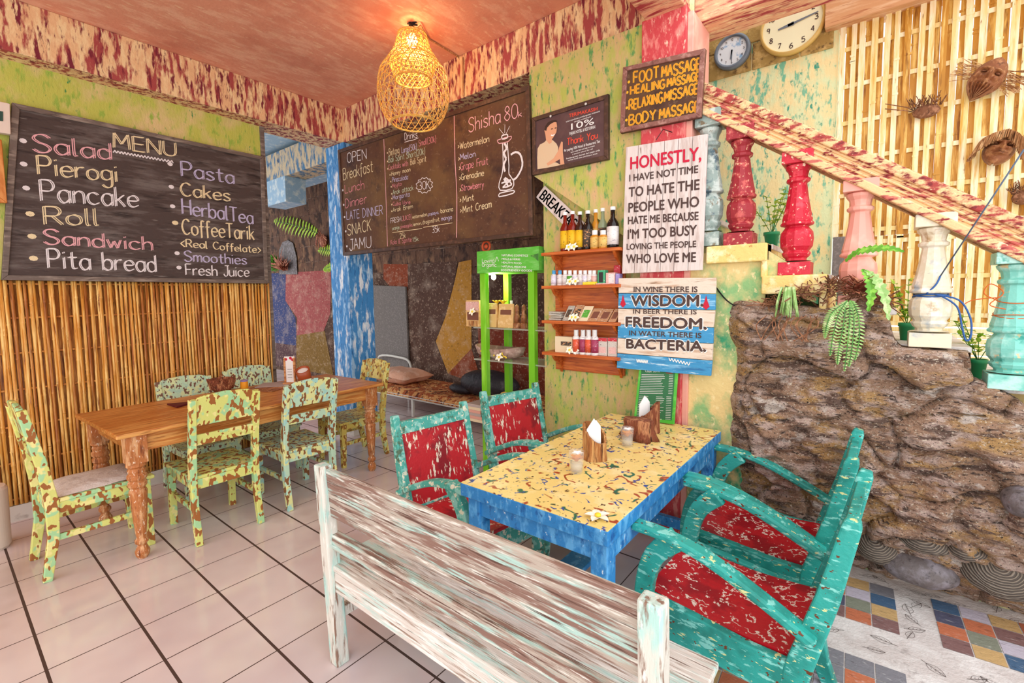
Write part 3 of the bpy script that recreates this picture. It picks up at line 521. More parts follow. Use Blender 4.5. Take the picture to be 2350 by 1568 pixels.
# handrail following the flight
xa,xb=-.9,1.6
mb=MB()
for y0,y1,dz0,dz1 in ((-.06,.06,-.185,-.02),(-.066,.066,-.075,-.055),(-.074,.074,-.10,-.085),(-.068,.068,-.125,-.11),(-.086,.086,-.185,-.14)):
    mb.hexa([(xa,by+y0,railz(xa)+dz0),(xb,by+y0,railz(xb)+dz0),(xb,by+y1,railz(xb)+dz0),(xa,by+y1,railz(xa)+dz0),(xa,by+y0,railz(xa)+dz1),(xb,by+y0,railz(xb)+dz1),(xb,by+y1,railz(xb)+dz1),(xa,by+y1,railz(xa)+dz1)])
mb.build('handrail',m_['railwood'],stair,world=True,bevel=.006)
mb=MB(); y0,y1,dz0,dz1=-.08,.08,-.06,.0
mb.hexa([(xa,by+y0,railz(xa)+dz0),(xb,by+y0,railz(xb)+dz0),(xb,by+y1,railz(xb)+dz0),(xa,by+y1,railz(xa)+dz0),(xa,by+y0,railz(xa)+dz1),(xb,by+y0,railz(xb)+dz1),(xb,by+y1,railz(xb)+dz1),(xa,by+y1,railz(xa)+dz1)]); mb.build('rail_cap',m_['railcap'],stair,world=True,bevel=.008)
# ================================================================ ROCK FACE
mb=MB(); NXg,NZg=220,160
topp=[(-.75,1.50),(-.62,1.52),(-.45,1.50),(-.30,1.49),(-.14,1.47),(-.05,1.55),(.03,1.50),(.06,1.34),(.09,1.295),(.33,1.285),(.345,1.17),(.42,1.135),(.50,1.08),(.62,.95),(.86,.93),(.9,.78),(1.3,.76),(1.6,.6)]
def top_at(x):
    for (a,za),(b,zb_) in zip(topp,topp[1:]):
        if a<=x<=b: return za+(zb_-za)*(x-a)/(b-a)
    return topp[-1][1]
def left_edge(z): return -.62+.05*mnoise.fractal(Vector((z*2.6,7.7,0)),1,2,4)-.04*z
for j in range(NZg+1):
    for i in range(NXg+1):
        t=j/NZg; s_=i/NXg; x0=left_edge(t*1.5); x=x0+(1.6-x0)*s_; z=min(t*1.56,top_at(x))
        edge=min(1,(x-x0)/.09); tp=max(0,min(1,(top_at(x)-t*1.56)/.10))
        base=2.895+.02*(1-edge)
        bulge=.035*math.sin(min(1,t)*math.pi)+.03
        low=0.33*max(0,(.42-z)/.42)**1.3*min(1,max(0,(x+.5)/.4))
        q=Vector((x*2.3,z*2.6,1.3)); n1=mnoise.fractal(q,1,2,4)*.045*min(1,.25+z*1.5)
        v_,vv_=mnoise.voronoi(Vector((x*3.1+.5*mnoise.noise(Vector((x*4,z*4,0))),z*5.2+.5*mnoise.noise(Vector((x*4,z*4,9))),.5))); crack=min(.035,(v_[1]-v_[0])*.30)-.03+.055*mnoise.cell(Vector(vv_[0])*7.3)*min(1,z*3)
        strat=.007*math.sin(z*75+5*mnoise.noise(Vector((x*3,z*2,3))))
        n2=mnoise.fractal(Vector((x*14,z*22,4)),1,2,5)*.022
        yv=base-(bulge+n1+crack+strat+n2)*edge*(.35+.65*tp**.5)+low
        if t*1.56>top_at(x)+.005: yv=2.99
        mb.v.append(Vector((x,yv,max(z,0))))
for j in range(NZg):
    for i in range(NXg):
        a=j*(NXg+1)+i; mb.f.append([a,a+1,a+NXg+2,a+NXg+1]); mb.m.append(0)
top=[NZg*(NXg+1)+i for i in range(NXg+1)]; n0=len(mb.v)
mb.v+= [Vector((mb.v[k].x,2.98,mb.v[k].z+.0)) for k in top]
for i in range(NXg): mb.f.append([top[i],top[i+1],n0+i+1,n0+i]); mb.m.append(0)
rock=mb.build('rock_face',m_['rock'],smooth=True); tag(rock,'rugged brown natural rock face carrying the lower stairs','rock')
# ================================================================ DINING CHAIRS
def dining_chair(label,loc,rz,mat,hgt=.95,wide=1.0,group='painted chairs around the brown table'):
    t=thing('dining_chair',label,'chair',loc,rz,group); W=.21*wide; m=m_[mat]; sh=hgt-.95
    def post(sgn):
        mb=MB(); y=sgn*(W-.022)
        cl=[(-.045,0),(-.005,.24),(0,.44),(-.03,.68),(-.085,hgt-.02)]; mb.strip(cl,[.04,.05,.058,.05,.042],y-.019,y+.019); return mb
    for sgn in (-1,1): post(sgn).build('rear_leg',m,t,bevel=.004)
    for sgn in (-1,1):
        mb=MB(); y=sgn*(W-.022); mb.strip([(.435,.0),(.425,.43)],[.036,.05],y-.021,y+.021); mb.build('front_leg',m,t,bevel=.004)
    mb=MB(); mb.hexa([(-.01,-W+.01,.432),(.47,-W-.008,.432),(.47,W+.008,.432),(-.01,W-.01,.432),(-.01,-W+.01,.455),(.47,-W-.008,.455),(.47,W+.008,.455),(-.01,W-.01,.455)]); mb.build('seat',m,t,bevel=.005)
    mb=MB(); mb.box(.435,.452,-W+.03,W-.03,.365,.432); mb.box(-.012,.006,-W+.03,W-.03,.365,.432)
    for s_ in (-1,1): mb.box(.02,.43,s_*(W-.022)-.01,s_*(W-.022)+.01,.37,.432)
    mb.build('apron',m,t,bevel=.003)
    x0=lambda z:-.03-(z-.68)/(hgt-.70)*.055
    z1=hgt-.20; z2=hgt; c=.035; mb=MB(); ext=(.026,0,0)
    P=[(-W+.03,z1),(W-.03,z1),(W-.03,z2-c),(W-.05,z2-.01),(W-.08,z2),(0,z2+.012),(-W+.08,z2),(-W+.05,z2-.01),(-W+.03,z2-c)]
    mb.prism([(x0(z)-.013,y,z) for y,z in P],ext); mb.build('top_panel',m,t,bevel=.006)
    mb=MB(); za,zb_=hgt-.335,hgt-.26; mb.hexa([(x0(z)+d,y,z) for z in (za,zb_) for d,y in ((-.011,-W+.03),(.011,-W+.03),(.011,W-.03),(-.011,W-.03))]); mb.build('back_rail',m,t,bevel=.004)
    for s_ in (-1,1):
        mb=MB(); y=s_*(W-.022); mb.box(.015,.42,y-.011,y+.011,.215,.25); mb.build('stretcher',m,t,bevel=.003)
    return t
c1=dining_chair('yellow-green painted chair with a pale cushion at the near head of the brown table',(-3.79,.37,0),R(92),'camo_yellow',1.0,1.0)
mb=MB()
for i in range(13):
    for j in range(13):
        u=i/12;v=j/12; mb.v.append(Vector((.03+.40*u,-.185+.37*v,.458+.032*(math.sin(math.pi*u)*math.sin(math.pi*v))**.35+.005*mnoise.noise(Vector((u*5,v*5,2))))))
for i in range(12):
    for j in range(12): a=i*13+j; mb.f.append([a,a+1,a+14,a+13]); mb.m.append(0)
mb.add([(.03,-.185,.457),(.43,-.185,.457),(.43,.185,.457),(.03,.185,.457)],[(0,1,2,3)])
q=mb.build('seat_cushion',m_['cushion'],None,smooth=True); q.location=c1.location; q.rotation_euler=c1.rotation_euler; tag(q,'thin pale crumpled cushion on the seat of the nearest yellow-green chair','cushion')
c2=dup(c1,(-3.385,1.18,0),R(180),'yellow-green chair with its back to us, left one at the brown table'); c2.scale=(1,1,.965)
cm={m_['camo_yellow']:m_['camo_mint']}; cp={m_['camo_yellow']:m_['camo_pale']}; cg={m_['camo_yellow']:m_['camo_gold']}
c3=dup(c1,(-3.40,1.77,0),R(180),'pale blue-green chair with its back to us, right one at the brown table',mat=cm,scale=(1,1,.955))
c4=dup(c1,(-4.60,1.36,0),R(2),'pale mottled chair against the bamboo screen behind the brown basket',mat=cp,scale=(1,1,.90))
c5=dup(c1,(-4.58,1.86,0),R(1),'pale mint chair against the bamboo screen behind the yellow jar, nearest the screen edge',mat=cp,scale=(1,1,.925))
c6=dup(c1,(-4.0,2.74,0),R(-90),'golden speckled chair at the far head of the brown table by the blue pillar',mat=cg,scale=(1,1,.93))
# ================================================================ BROWN DINING TABLE
TR=R(2.6); tt=thing('dining_table','long brown wooden dining table with turned legs beside the bamboo screen','table',(-3.875,1.56,0),TR)
TZ=.795; L_,W_=.945,.445
mb=MB(); mb.box(-W_,W_,-L_,L_,TZ-.028,TZ); mb.build('tabletop',m_['wood_y'],tt,bevel=.006)
ax,ay=W_-.075,L_-.10
for n_,b in (('apron',(ax-.012,ax+.012,-ay,ay)),('apron',(-ax-.012,-ax+.012,-ay,ay)),('apron',(-ax,ax,ay-.012,ay+.012)),('apron',(-ax,ax,-ay-.012,-ay+.012))):
    MB().box(*b,TZ-.14,TZ-.028).build(n_,m_['wood_y'],tt,bevel=.003)
lp=[(.022,0),(.034,.02),(.038,.045),(.028,.07),(.022,.085),(.034,.10),(.035,.115),(.025,.13),(.028,.15),(.036,.26),(.043,.37),(.046,.42),(.036,.44),(.047,.455),(.048,.475),(.04,.485),(.05,.5),(.05,.52),(.041,.53),(.046,.55),(.038,.565),(.052,.575),(.05,.60)]
for sx in (-1,1):
    for sy in (-1,1):
        mb=MB(); mb.lathe(lp,(sx*ax,sy*ay,0),16); mb.box(sx*ax-.05,sx*ax+.05,sy*ay-.05,sy*ay+.05,.595,TZ-.028); mb.build('leg',m_['wood_leg'],tt,bevel=.003)
# ================================================================ WHITEWASHED BENCH
bt=thing('bench','long whitewashed weathered bench with a plank back in the foreground','bench',(-1.08,.99,0))
bx0,bx1=-1.80,-.345
def bpost(x,y0,z1,lean):
    mb=MB(); mb.hexa([(x-.03,y0,0),(x+.03,y0,0),(x+.03,y0+.06,0),(x-.03,y0+.06,0),(x-.03,y0+lean,z1),(x+.03,y0+lean,z1),(x+.03,y0+.05+lean,z1),(x-.03,y0+.05+lean,z1)]); return mb
for x in (bx0+.03,bx1-.03): bpost(x,.985,.885,-.035).build('rear_post',m_['bench_post'],bt,world=True,bevel=.007)
for x in (bx0+.03,bx1-.03): bpost(x,1.34,.43,0).build('front_leg',m_['bench_post'],bt,world=True,bevel=.006)
mb=MB(); mb.hexa([(x,y,z) for z,yy in ((.665,.985),(.872,.970)) for x,y in ((bx0+.055,yy),(bx1-.055,yy),(bx1-.055,yy+.026),(bx0+.055,yy+.026))]); mb.build('back_plank',m_['bench'],bt,world=True,bevel=.006)
mb=MB(); mb.box(bx0+.04,bx1-.04,.985,1.025,.525,.59); mb.build('back_rail',m_['bench'],bt,world=True,bevel=.006)
for y0,y1 in ((.985,1.085),(1.09,1.245),(1.25,1.42)): MB().box(bx0-.005,bx1+.005,y0,y1,.43,.455).build('seat_plank',m_['bench_seat'],bt,world=True,bevel=.005)
for y in (.992,1.375): MB().box(bx0+.03,bx1-.03,y,y+.022,.335,.43).build('apron',m_['bench_seat'],bt,world=True,bevel=.004)
for x in (bx0+.03,bx1-.03): MB().box(x-.018,x+.018,1.03,1.36,.20,.245).build('stretcher',m_['bench_post'],bt,world=True,bevel=.004)
# ================================================================ YELLOW AND BLUE TABLE
yt=thing('painted_table','blue table with a yellow top covered in painted squiggles','table',(-1.05,2.12,0))
MB().box(-1.40,-.70,1.40,2.845,.742,.76).build('tabletop',m_['yellowtop'],yt,world=True,bevel=.002)
mb=MB(); mb.box(-1.402,-.698,1.398,1.43,.70,.757); mb.box(-1.402,-.698,2.815,2.847,.70,.757); mb.box(-1.402,-1.37,1.43,2.815,.70,.757); mb.box(-.73,-.698,1.43,2.815,.70,.757); mb.build('edge_trim',m_['tableblue'],yt,world=True,bevel=.004)
for b in ((-1.36,-.74,1.43,1.45,.62,.70),(-1.36,-.74,2.78,2.80,.62,.70),(-1.38,-1.36,1.43,2.80,.62,.70),(-.74,-.715,1.43,2.80,.62,.70)): MB().box(*b).build('apron',m_['tableblue'],yt,world=True,bevel=.003)
for x in (-1.345,-.745):
    for y in (1.455,2.775): MB().box(x-.034,x+.034,y-.034,y+.034,0,.70).build('leg',m_['tableblue'],yt,world=True,bevel=.005)
for y in (1.455,2.775): MB().box(-1.31,-.78,y-.02,y+.02,.13,.19).build('stretcher',m_['tableblue'],yt,world=True,bevel=.004)
MB().box(-1.23,-1.10,1.43,2.79,.19,.215).build('foot_shelf',m_['tableblue'],yt,world=True,bevel=.004)
# ================================================================ ARMCHAIRS
def armchair(label,loc,rz,teal,red,group='teal and red armchairs around the yellow table'):
    t=thing('armchair',label,'chair',loc,rz,group); W=.26; tm=m_[teal]; rm=m_[red]
    for s_ in (-1,1):
        y=s_*(W-.02); mb=MB(); mb.strip([(-.004,.905),(.0,.88),(.05,.64),(.125,.36),(.14,.22),(.115,.10),(.075,0)],[.035,.05,.062,.075,.07,.062,.05],y-.02,y+.02); mb.build('rear_post',tm,t,bevel=.006)
    for s_ in (-1,1):
        y=s_*(W+.004); mb=MB(); cl=smooth_pts([(.075,0,.495),(.24,0,.578),(.40,0,.645),(.55,0,.677),(.675,0,.681)],3); mb.strip([(p.x,p.z) for p in cl],[.032]*len(cl),y-.03,y+.03); mb.build('armrest',tm,t,bevel=.009)
    for s_ in (-1,1):
        y=s_*(W-.02); mb=MB(); cl=smooth_pts([(.515,0,.665),(.595,0,.58),(.635,0,.46),(.64,0,.30),(.615,0,.0)],3); mb.strip([(p.x,p.z) for p in cl],[.085,.08,.078,.076,.074,.072,.07,.07,.068,.066,.06,.056,.05],y-.02,y+.02); mb.build('front_leg',tm,t,bevel=.006)
    for s_ in (-1,1):
        y=s_*(W-.02); mb=MB(); mb.strip([(.62,.345),(.45,.335),(.28,.32),(.13,.325)],[.14,.135,.13,.12],y-.018,y+.018); mb.build('side_rail',tm,t,bevel=.005)
    MB().box(.60,.63,-W+.03,W-.03,.275,.40).build('front_rail',tm,t,bevel=.005)
    mb=MB(); n=10; top=[];
    sx=[.64-.53*i/n for i in range(n+1)]; sz=[.418-.022*math.sin(math.pi*min(1,i/n*1.05))-.018*i/n for i in range(n+1)]
    vs=[];fs=[]
    for x,z in zip(sx,sz):
        for y in (-W+.042,W-.042): vs+=[(x,y,z),(x,y,z-.02)]
    for i in range(n): a=4*i; fs+=[(a,a+2,a+6,a+4),(a+1,a+5,a+7,a+3),(a,a+4,a+5,a+1),(a+2,a+3,a+7,a+6)]
    fs+=[(0,1,3,2),(4*n,4*n+2,4*n+3,4*n+1)]; mb.add(vs,fs); mb.build('seat',rm,t,smooth=False)
    line=lambda z: .0+(.88-z)*(.125/.52)
    def slab(z0,z1,th,off,mat,name,inset):
        mb=MB(); mb.hexa([(line(z)+off+d,y,z) for z in (z0,z1) for d,y in ((-th/2,-W+inset),(th/2,-W+inset),(th/2,W-inset),(-th/2,W-inset))]); return mb.build(name,mat,t,bevel=.003)
    slab(.40,.81,.016,.004,rm,'back_panel',.038); slab(.80,.865,.03,.002,tm,'top_rail',.035); slab(.36,.41,.028,.004,tm,'lower_rail',.035)
    return t
a1=armchair('teal armchair with a red seat nearest the camera, right of the yellow table',(-.028,1.885,0),R(177.5),'teal','chairred')
a2=dup(a1,(-.06,2.51,0),R(179.5),'teal armchair with a red seat beside the rock face, behind the nearest armchair')
om={m_['teal']:m_['teal_old'],m_['chairred']:m_['chairred_old']}
a3=dup(a1,(-2.065,1.83,0),R(-8),'weathered red-backed armchair left of the yellow table, nearer the bench',mat=om)
a4=dup(a1,(-2.075,2.60,0),R(-13),'weathered red-backed armchair left of the yellow table in front of the green rack',mat=om)
# ================================================================ CHALKBOARDS AND SIGNS
def framed(t,ax,v,corners,fw,fmat,bmat,depth=.03,sgn=1,proud=.012):
    """board and four-sided frame on the plane (axis ax = v) from pixel corners tl,tr,br,bl; sgn: side the front faces"""
    P=[at(x,y,ax,v) for x,y in corners]; n=Vector((0,0,0)); n[ax]=sgn
    mb=MB(); mb.prism([p-n*depth for p in P],n*depth); mb.build('board',bmat,t,world=True)
    c=sum(P,Vector((0,0,0)))/4; mb=MB()
    h=Vector((0,1,0)) if ax==0 else Vector((1,0,0)); zv=Vector((0,0,1))
    def ins(p): 
        d=c-p; return p+h*(fw if d.dot(h)>0 else -fw)+zv*(fw if d.z>0 else -fw)
    I=[ins(p) for p in P]
    for k in range(4):
        a,b=P[k],P[(k+1)%4]; ia,ib=I[k],I[(k+1)%4]; mb.prism([a-n*depth*.6,b-n*depth*.6,ib-n*depth*.6,ia-n*depth*.6],n*(depth*.6+proud))
    mb.build('frame',fmat,t,world=True,bevel=.003)
# ---- the big menu
XM=-4.755
t=thing('menu_chalkboard','huge grey chalkboard headed MENU above the bamboo screen','chalkboard',(XM-.02,1.25,1.72))
framed(t,0,XM,[(27,236),(604,360),(615,651),(3,643)],.035,m_['greyframe'],m_['menuboard'])
cv=lambda x,y:Xp(x/3.409,200+y/3.409,XM)
def mtext(mb,s,ax_,ay_,bx_,by_,ty,wid=.011,dbl=True): chalk(mb,s,cv(ax_,ay_),cv(bx_,by_),cv(ax_,ty),NX,wid,.2,dbl)
W1=[('Salad',255,505,860,570,365,'ch_pink'),('MENU',885,475,1370,545,360,'ch_cream'),('Pierogi',295,685,912,742,540,'ch_cream'),('Pancake',318,893,1075,945,730,'ch_white'),('Roll',345,1073,760,1085,935,'ch_cream'),('Sandwich',340,1228,1185,1278,1110,'ch_pink'),('Pita bread',375,1418,1215,1448,1270,'ch_white'),
('Pasta',1418,695,1825,760,580,'ch_lilac'),('Cakes',1412,848,1795,895,745,'ch_cream'),('HerbalTea',1425,993,1975,1072,875,'ch_lilac'),('CoffeeTarik',1425,1150,1985,1198,1030,'ch_cream'),('<Real Coffelate>',1412,1248,2038,1300,1188,'ch_cream'),('Smoothies',1440,1362,1925,1390,1280,'ch_lilac'),('Fresh Juice',1452,1470,1945,1485,1385,'ch_white')]
for col in ('ch_pink','ch_cream','ch_white','ch_lilac'):
    for s,*q,c in W1:
        if c==col: mb=MB(); mtext(mb,s,*q,wid=.0055 if s[0]=='<' or q[0]>1430 else .0068); mb.build('chalk_line',m_[col],t,world=True)
    mb=MB()
    if col=='ch_white':
        for x,y in ((180,420),(185,602),(205,790),(1330,602),(1340,780),(1350,933),(1385,1300),(1400,1412)): c0=cv(x,y)+Vector((.0016,0,0)); mb.poly([c0+Vector((0,math.cos(a)*.02,math.sin(a)*.017)) for a in [k*.785 for k in range(8)]])
        mb.ribbon([cv(885+470*k/36,(492 if k%2 else 512)+84*k/36) for k in range(37)],.008,NX)
    if col=='ch_cream':
        for x,y in ((235,992),(250,1168),(262,1340),(1370,1062)): c0=cv(x,y)+Vector((.0016,0,0)); mb.poly([c0+Vector((0,math.cos(a)*.024,math.sin(a)*.019)) for a in [k*.785 for k in range(8)]])
    if mb.v: mb.build('chalk_marks',m_[col],t,world=True)
# ---- drinks board
YD=2.885
t=thing('drinks_chalkboard','long brown chalkboard of drinks and shisha prices hung from the red beam','chalkboard',(-3.3,YD+.02,2.02))
framed(t,1,YD,[(777,345),(1216,196),(1224,541),(789,587)],.035,m_['darkframe'],m_['drinkboard'],sgn=-1)
cd=lambda x,y:Yp(760+x/3.734,180+y/3.734,YD)
def dt(mb,s,ax_,ay_,bx_,by_,ty,wid=.008,dbl=False): chalk(mb,s,cd(ax_,ay_),cd(bx_,by_),cd(ax_,ty),NY,wid,.2,dbl)
W2=[('OPEN',140,725,305,690,640,'ch_white',.011),('Breakfast',105,872,360,800,775,'ch_cream',.011),('Lunch',120,985,285,945,912,'ch_rose',.011),('Dinner',125,1112,305,1066,1035,'ch_rose',.011),('LATE DINNER',135,1212,445,1165,1140,'ch_lilac',.010),('SNACK',142,1347,345,1302,1255,'ch_cream',.012),('JAMU',160,1472,345,1450,1380,'ch_white',.012),
('Drinks',632,530,740,505,470,'ch_white',.007),('Bintang',497,665,585,640,605,'ch_cream',.006),('Large(50k)',605,640,735,608,590,'ch_lilac',.006),('Small(30k)',752,582,900,545,530,'ch_rose',.006),('Bali Spirit Short(20k)',492,724,805,650,672,'ch_mint',.006),('Cocktails with',492,787,660,748,742,'ch_rose',.006),('Bali Spirit',680,742,815,712,692,'ch_cream',.006),('Honey moon',518,836,680,797,800,'ch_cream',.006),('Pinacolada',525,892,660,864,850,'ch_lilac',.006),('Mojito',525,940,605,918,905,'ch_rose',.006),('Arak attack',530,998,705,955,958,'ch_mint',.006),('Margarita',530,1042,675,1010,1003,'ch_lilac',.006),('Cuba libre',530,1092,680,1075,1060,'ch_rose',.006),('Arak Brem',530,1146,700,1113,1110,'ch_cream',.006),('30K',752,955,848,945,885,'ch_white',.008),
('FRESH',512,1242,600,1224,1200,'ch_white',.006),('JUICE(',610,1222,690,1205,1182,'ch_rose',.006),('watermelon,',697,1203,830,1178,1172,'ch_cream',.005),('papaya,',835,1176,925,1160,1148,'ch_lilac',.005),('banana',940,1155,1045,1137,1118,'ch_cream',.006),('orange,',525,1302,590,1288,1270,'ch_mint',.005),('pineapple,',595,1287,700,1266,1258,'ch_rose',.005),('lemon,',703,1265,780,1252,1238,'ch_cream',.005),('dragonfruit,',785,1252,935,1222,1216,'ch_cream',.005),('mango',945,1221,1035,1203,1185,'ch_lilac',.006),('25k',590,1376,640,1366,1330,'ch_cream',.006),('35k',868,1325,930,1315,1270,'ch_white',.006),('Kola & Sprite',512,1425,690,1400,1385,'ch_rose',.006),('15k',700,1400,750,1392,1365,'ch_mint',.006),
('Shisha',1180,465,1450,378,345,'ch_pink',.011),('80',1487,366,1600,335,242,'ch_pink',.010),('k',1605,335,1635,325,285,'ch_pink',.008),('Watermelon',1105,607,1355,545,550,'ch_cream',.008),('Melon',1108,700,1237,670,650,'ch_lilac',.008),('Grape Fruit',1110,790,1345,735,725,'ch_rose',.008),('Grenadine',1115,872,1310,835,820,'ch_cream',.008),('Strawberry',1115,967,1310,932,915,'ch_rose',.008),('Mint',1130,1065,1225,1045,1010,'ch_cream',.008),('Mint Cream',1130,1155,1375,1105,1095,'ch_cream',.008)]
for col in ('ch_white','ch_cream','ch_rose','ch_lilac','ch_mint','ch_pink'):
    for s,a,b,c,d,e,k,wd in W2:
        if k==col: mb=MB(); dt(mb,s,a,b,c,d,e,wd*.72); mb.build('chalk_line',m_[col],t,world=True)
    mb=MB()
    L=[]
    if col=='ch_pink': L=[([(452,520),(470,1000),(484,1440)],.008),([(1055,320),(1062,700),(1078,1000),(1076,1365)],.008),([(1425,530),(1545,495),(1520,540),(1440,558),(1425,530)],.007)]
    if col=='ch_white':
        L=[([(630,548),(670,535),(700,530),(748,510)],.006),([(1540,655),(1580,632),(1620,650),(1640,720),(1630,780),(1590,850),(1560,870)],.016),([(1440,430),(1480,480)],.004),([(1490,395),(1488,470)],.004),([(1530,410),(1500,475)],.004),([(1465,490),(1465,520),(1510,510),(1510,480),(1465,490)],.01),([(1485,555),(1505,600),(1480,640),(1500,690),(1480,740),(1490,800)],.018),([(1470,555),(1475,740),(1460,840),(1440,900),(1450,960),(1550,945),(1565,880),(1525,820),(1525,745),(1510,550)],.009),([(1445,985),(1560,960),(1560,985),(1440,1015),(1445,985)],.009),([(1460,900),(1540,870),(1470,935),(1550,910),(1490,850),(1520,930),(1480,860)],.012)]
        sp=[]
        for k in range(25): a=2*math.pi*k/24; rr=1.12 if k%2 else .93; sp.append((800+66*rr*math.cos(a),917+62*rr*math.sin(a)-6*math.cos(a)))
        L.append((sp,.006))
        for x,y in ((100,960),(108,1085),(115,1190),(125,1312),(135,1440)): L.append(([(x-5,y),(x+6,y-2)],.02))
    if col=='ch_cream':
        L=[([(525,1322),(780,1287)],.005),([(790,1277),(1040,1238)],.005)]
        for x,y in ((1088,585),(1092,690),(1098,770),(1100,858),(1104,955),(1105,1045),(1108,1135)): L.append(([(x,y-12),(x+10,y),(x-2,y+14)],.006))
        for x,y in ((482,640),(484,712),(486,775),(505,828),(512,885),(515,930),(520,990),(520,1030),(520,1082),(520,1140)): L.append(([(x-3,y),(x+4,y-1)],.014))
    for pts,wd in L: mb.ribbon(smooth_pts([cd(x,y) for x,y in pts],2) if len(pts)>3 and len(pts)<20 else [cd(x,y) for x,y in pts],wd,NY)
    if mb.v: mb.build('chalk_marks',m_[col],t,world=True)
# ---- thank-you poster
YP=2.882
t=thing('poster','framed brown thank-you poster with a smiling woman in a pale shirt','poster',(-1.76,YP+.015,2.46))
framed(t,1,YP,[(1222,271),(1397,216),(1397,366),(1223,403)],.03,m_['darkframe'],m_['poster'],depth=.018,sgn=-1,proud=.01)
cp_=lambda x,y,d=.0015:Yp(1210+x/7.126,200+y/7.126,YP)+Vector((0,-d,0))
def pshape(name,mat,pts,d): mb=MB(); mb.poly([cp_(x,y,d) for x,y in pts]); return mb.build(name,m_[mat],t,world=True)
pshape('printed_shirt','shirt',[(170,1345),(165,1150),(172,1010),(210,940),(280,905),(330,850),(420,870),(480,925),(510,990),(500,1080),(440,1180),(330,1250),(470,1230),(545,1270),(540,1285)],.002)
pshape('printed_arms','skin',[(320,1250),(430,1170),(500,1060),(560,890),(585,900),(585,1060),(600,1190),(612,1260),(545,1275),(535,1180),(470,1220),(340,1290)],.0026)
pshape('printed_face','skin',[(300,780),(285,720),(290,690),(330,650),(400,580),(480,570),(492,640),(480,740),(440,810),(410,850),(400,910),(360,930),(310,860)],.003)
pshape('printed_hair','hair',[(285,700),(300,640),(340,580),(400,550),(480,540),(495,575),(440,575),(380,610),(330,665),(315,720)],.0036)
mb=MB()
for a,b in (((395,690),(425,682)),((455,675),(482,668))): mb.ribbon([cp_(*a,.003),cp_(*b,.003)],.006,NY)
mb.build('printed_eyes',m_['hair'],t,world=True)
mb=MB(); mb.ribbon([cp_(x,y,.003) for x,y in ((395,785),(415,798),(440,785),(452,770))],.008,NY); mb.build('printed_smile',m_['white'],t,world=True)
mbw,mbr=MB(),MB()
for s,a,b,c,d,e in (('TERIMAKASIH',685,497,1150,383,438),): solid_text(mbr,s,cp_(a,b,0),cp_(c,d,0),cp_(a,e,0),NY,.03,.002)
chalk(mbr,'Thank You',cp_(655,950,0),cp_(1150,838,0),cp_(655,840,0),NY,.006,.3)
for s,a,b,c,d,e in (('telah membantu pembangunan Indonesia',635,580,1190,405,555),('dengan membayar',770,580,1050,490,555),('10%',720,700,1095,605,595),('PAJAK HOTEL & RESTORAN',695,788,1112,675,735),('for paying 10% Hotel & Restaurant Tax',605,1060,1195,905,1015),("Let's enjoy Bali and help to create",715,1080,1105,970,1055),('a better place for all',740,1112,1070,1022,1090),('Pembangunan daerah dari pajak anda',640,1185,1190,1042,1160),('terima kasih atas partisipasi anda',665,1212,1150,1095,1190)): solid_text(mbw,s,cp_(a,b,0),cp_(c,d,0),cp_(a,e,0),NY,.01,.002)
mbr.build('printed_lettering',m_['postred'],t,world=True); mbw.build('printed_lettering',m_['white'],t,world=True)
mb=MB()
for x,y in ((380,475),(955,275)): mb.ball(Yp(1210+x/7.126,200+y/7.126,YP-.012),.009,.005,.009,8,5)
mb.build('clip',m_['steel'],t,world=True)
# ---- massage board
YA=2.84
t=thing('massage_sign','dark framed sign listing massages in yellow bubble letters','sign',(-1.1,YA+.02,2.6))
framed(t,1,YA,[(1431,156),(1619,112),(1609,269),(1424,306)],.028,m_['purplewood'],m_['drinkboard'],depth=.022,sgn=-1,proud=.012)
ca=lambda x,y:Yp(1400+x/3.917,y/3.917,YA)
mo,my=MB(),MB()
for (s1,s2),a,b,c,d,e,f in ((('FOOT','MASSAGE'),212,745,440,703,465,640),(('HEALING','MASSAGE'),185,852,490,792,515,772),(('RELAXING','MISSAGE'),172,990,470,920,490,895),(('BODY','MASSAGE'),172,1125,410,1078,445,1030)):
    xe={640:812,772:802,895:792,1030:797}[f]; ye={640:625,772:723,895:842,1030:998}[f]
    for s,P,Q,hh in ((s1,(a,b),(c,d),b-f),(s2,(e,d-(b-d)*.12),(xe,ye),b-f)):
        for mb,wd,off in ((my,.0105,0),(mo,.0035,.001)): random.seed(len(s)*7+f); chalk(mb,s,ca(*P),ca(*Q),ca(P[0],P[1]-hh*.92),NY,wd,.5,off=off)
for x,y in ((170,738),(155,832),(152,970),(148,1080)): c0=ca(x,y)+Vector((0,-.0016,0)); my.poly([c0+Vector((math.cos(k*.785)*.009,0,math.sin(k*.785)*.009)) for k in range(8)])
my.build('painted_lettering',m_['paintyellow'],t,world=True); mo.build('painted_lettering',m_['paintorange'],t,world=True)
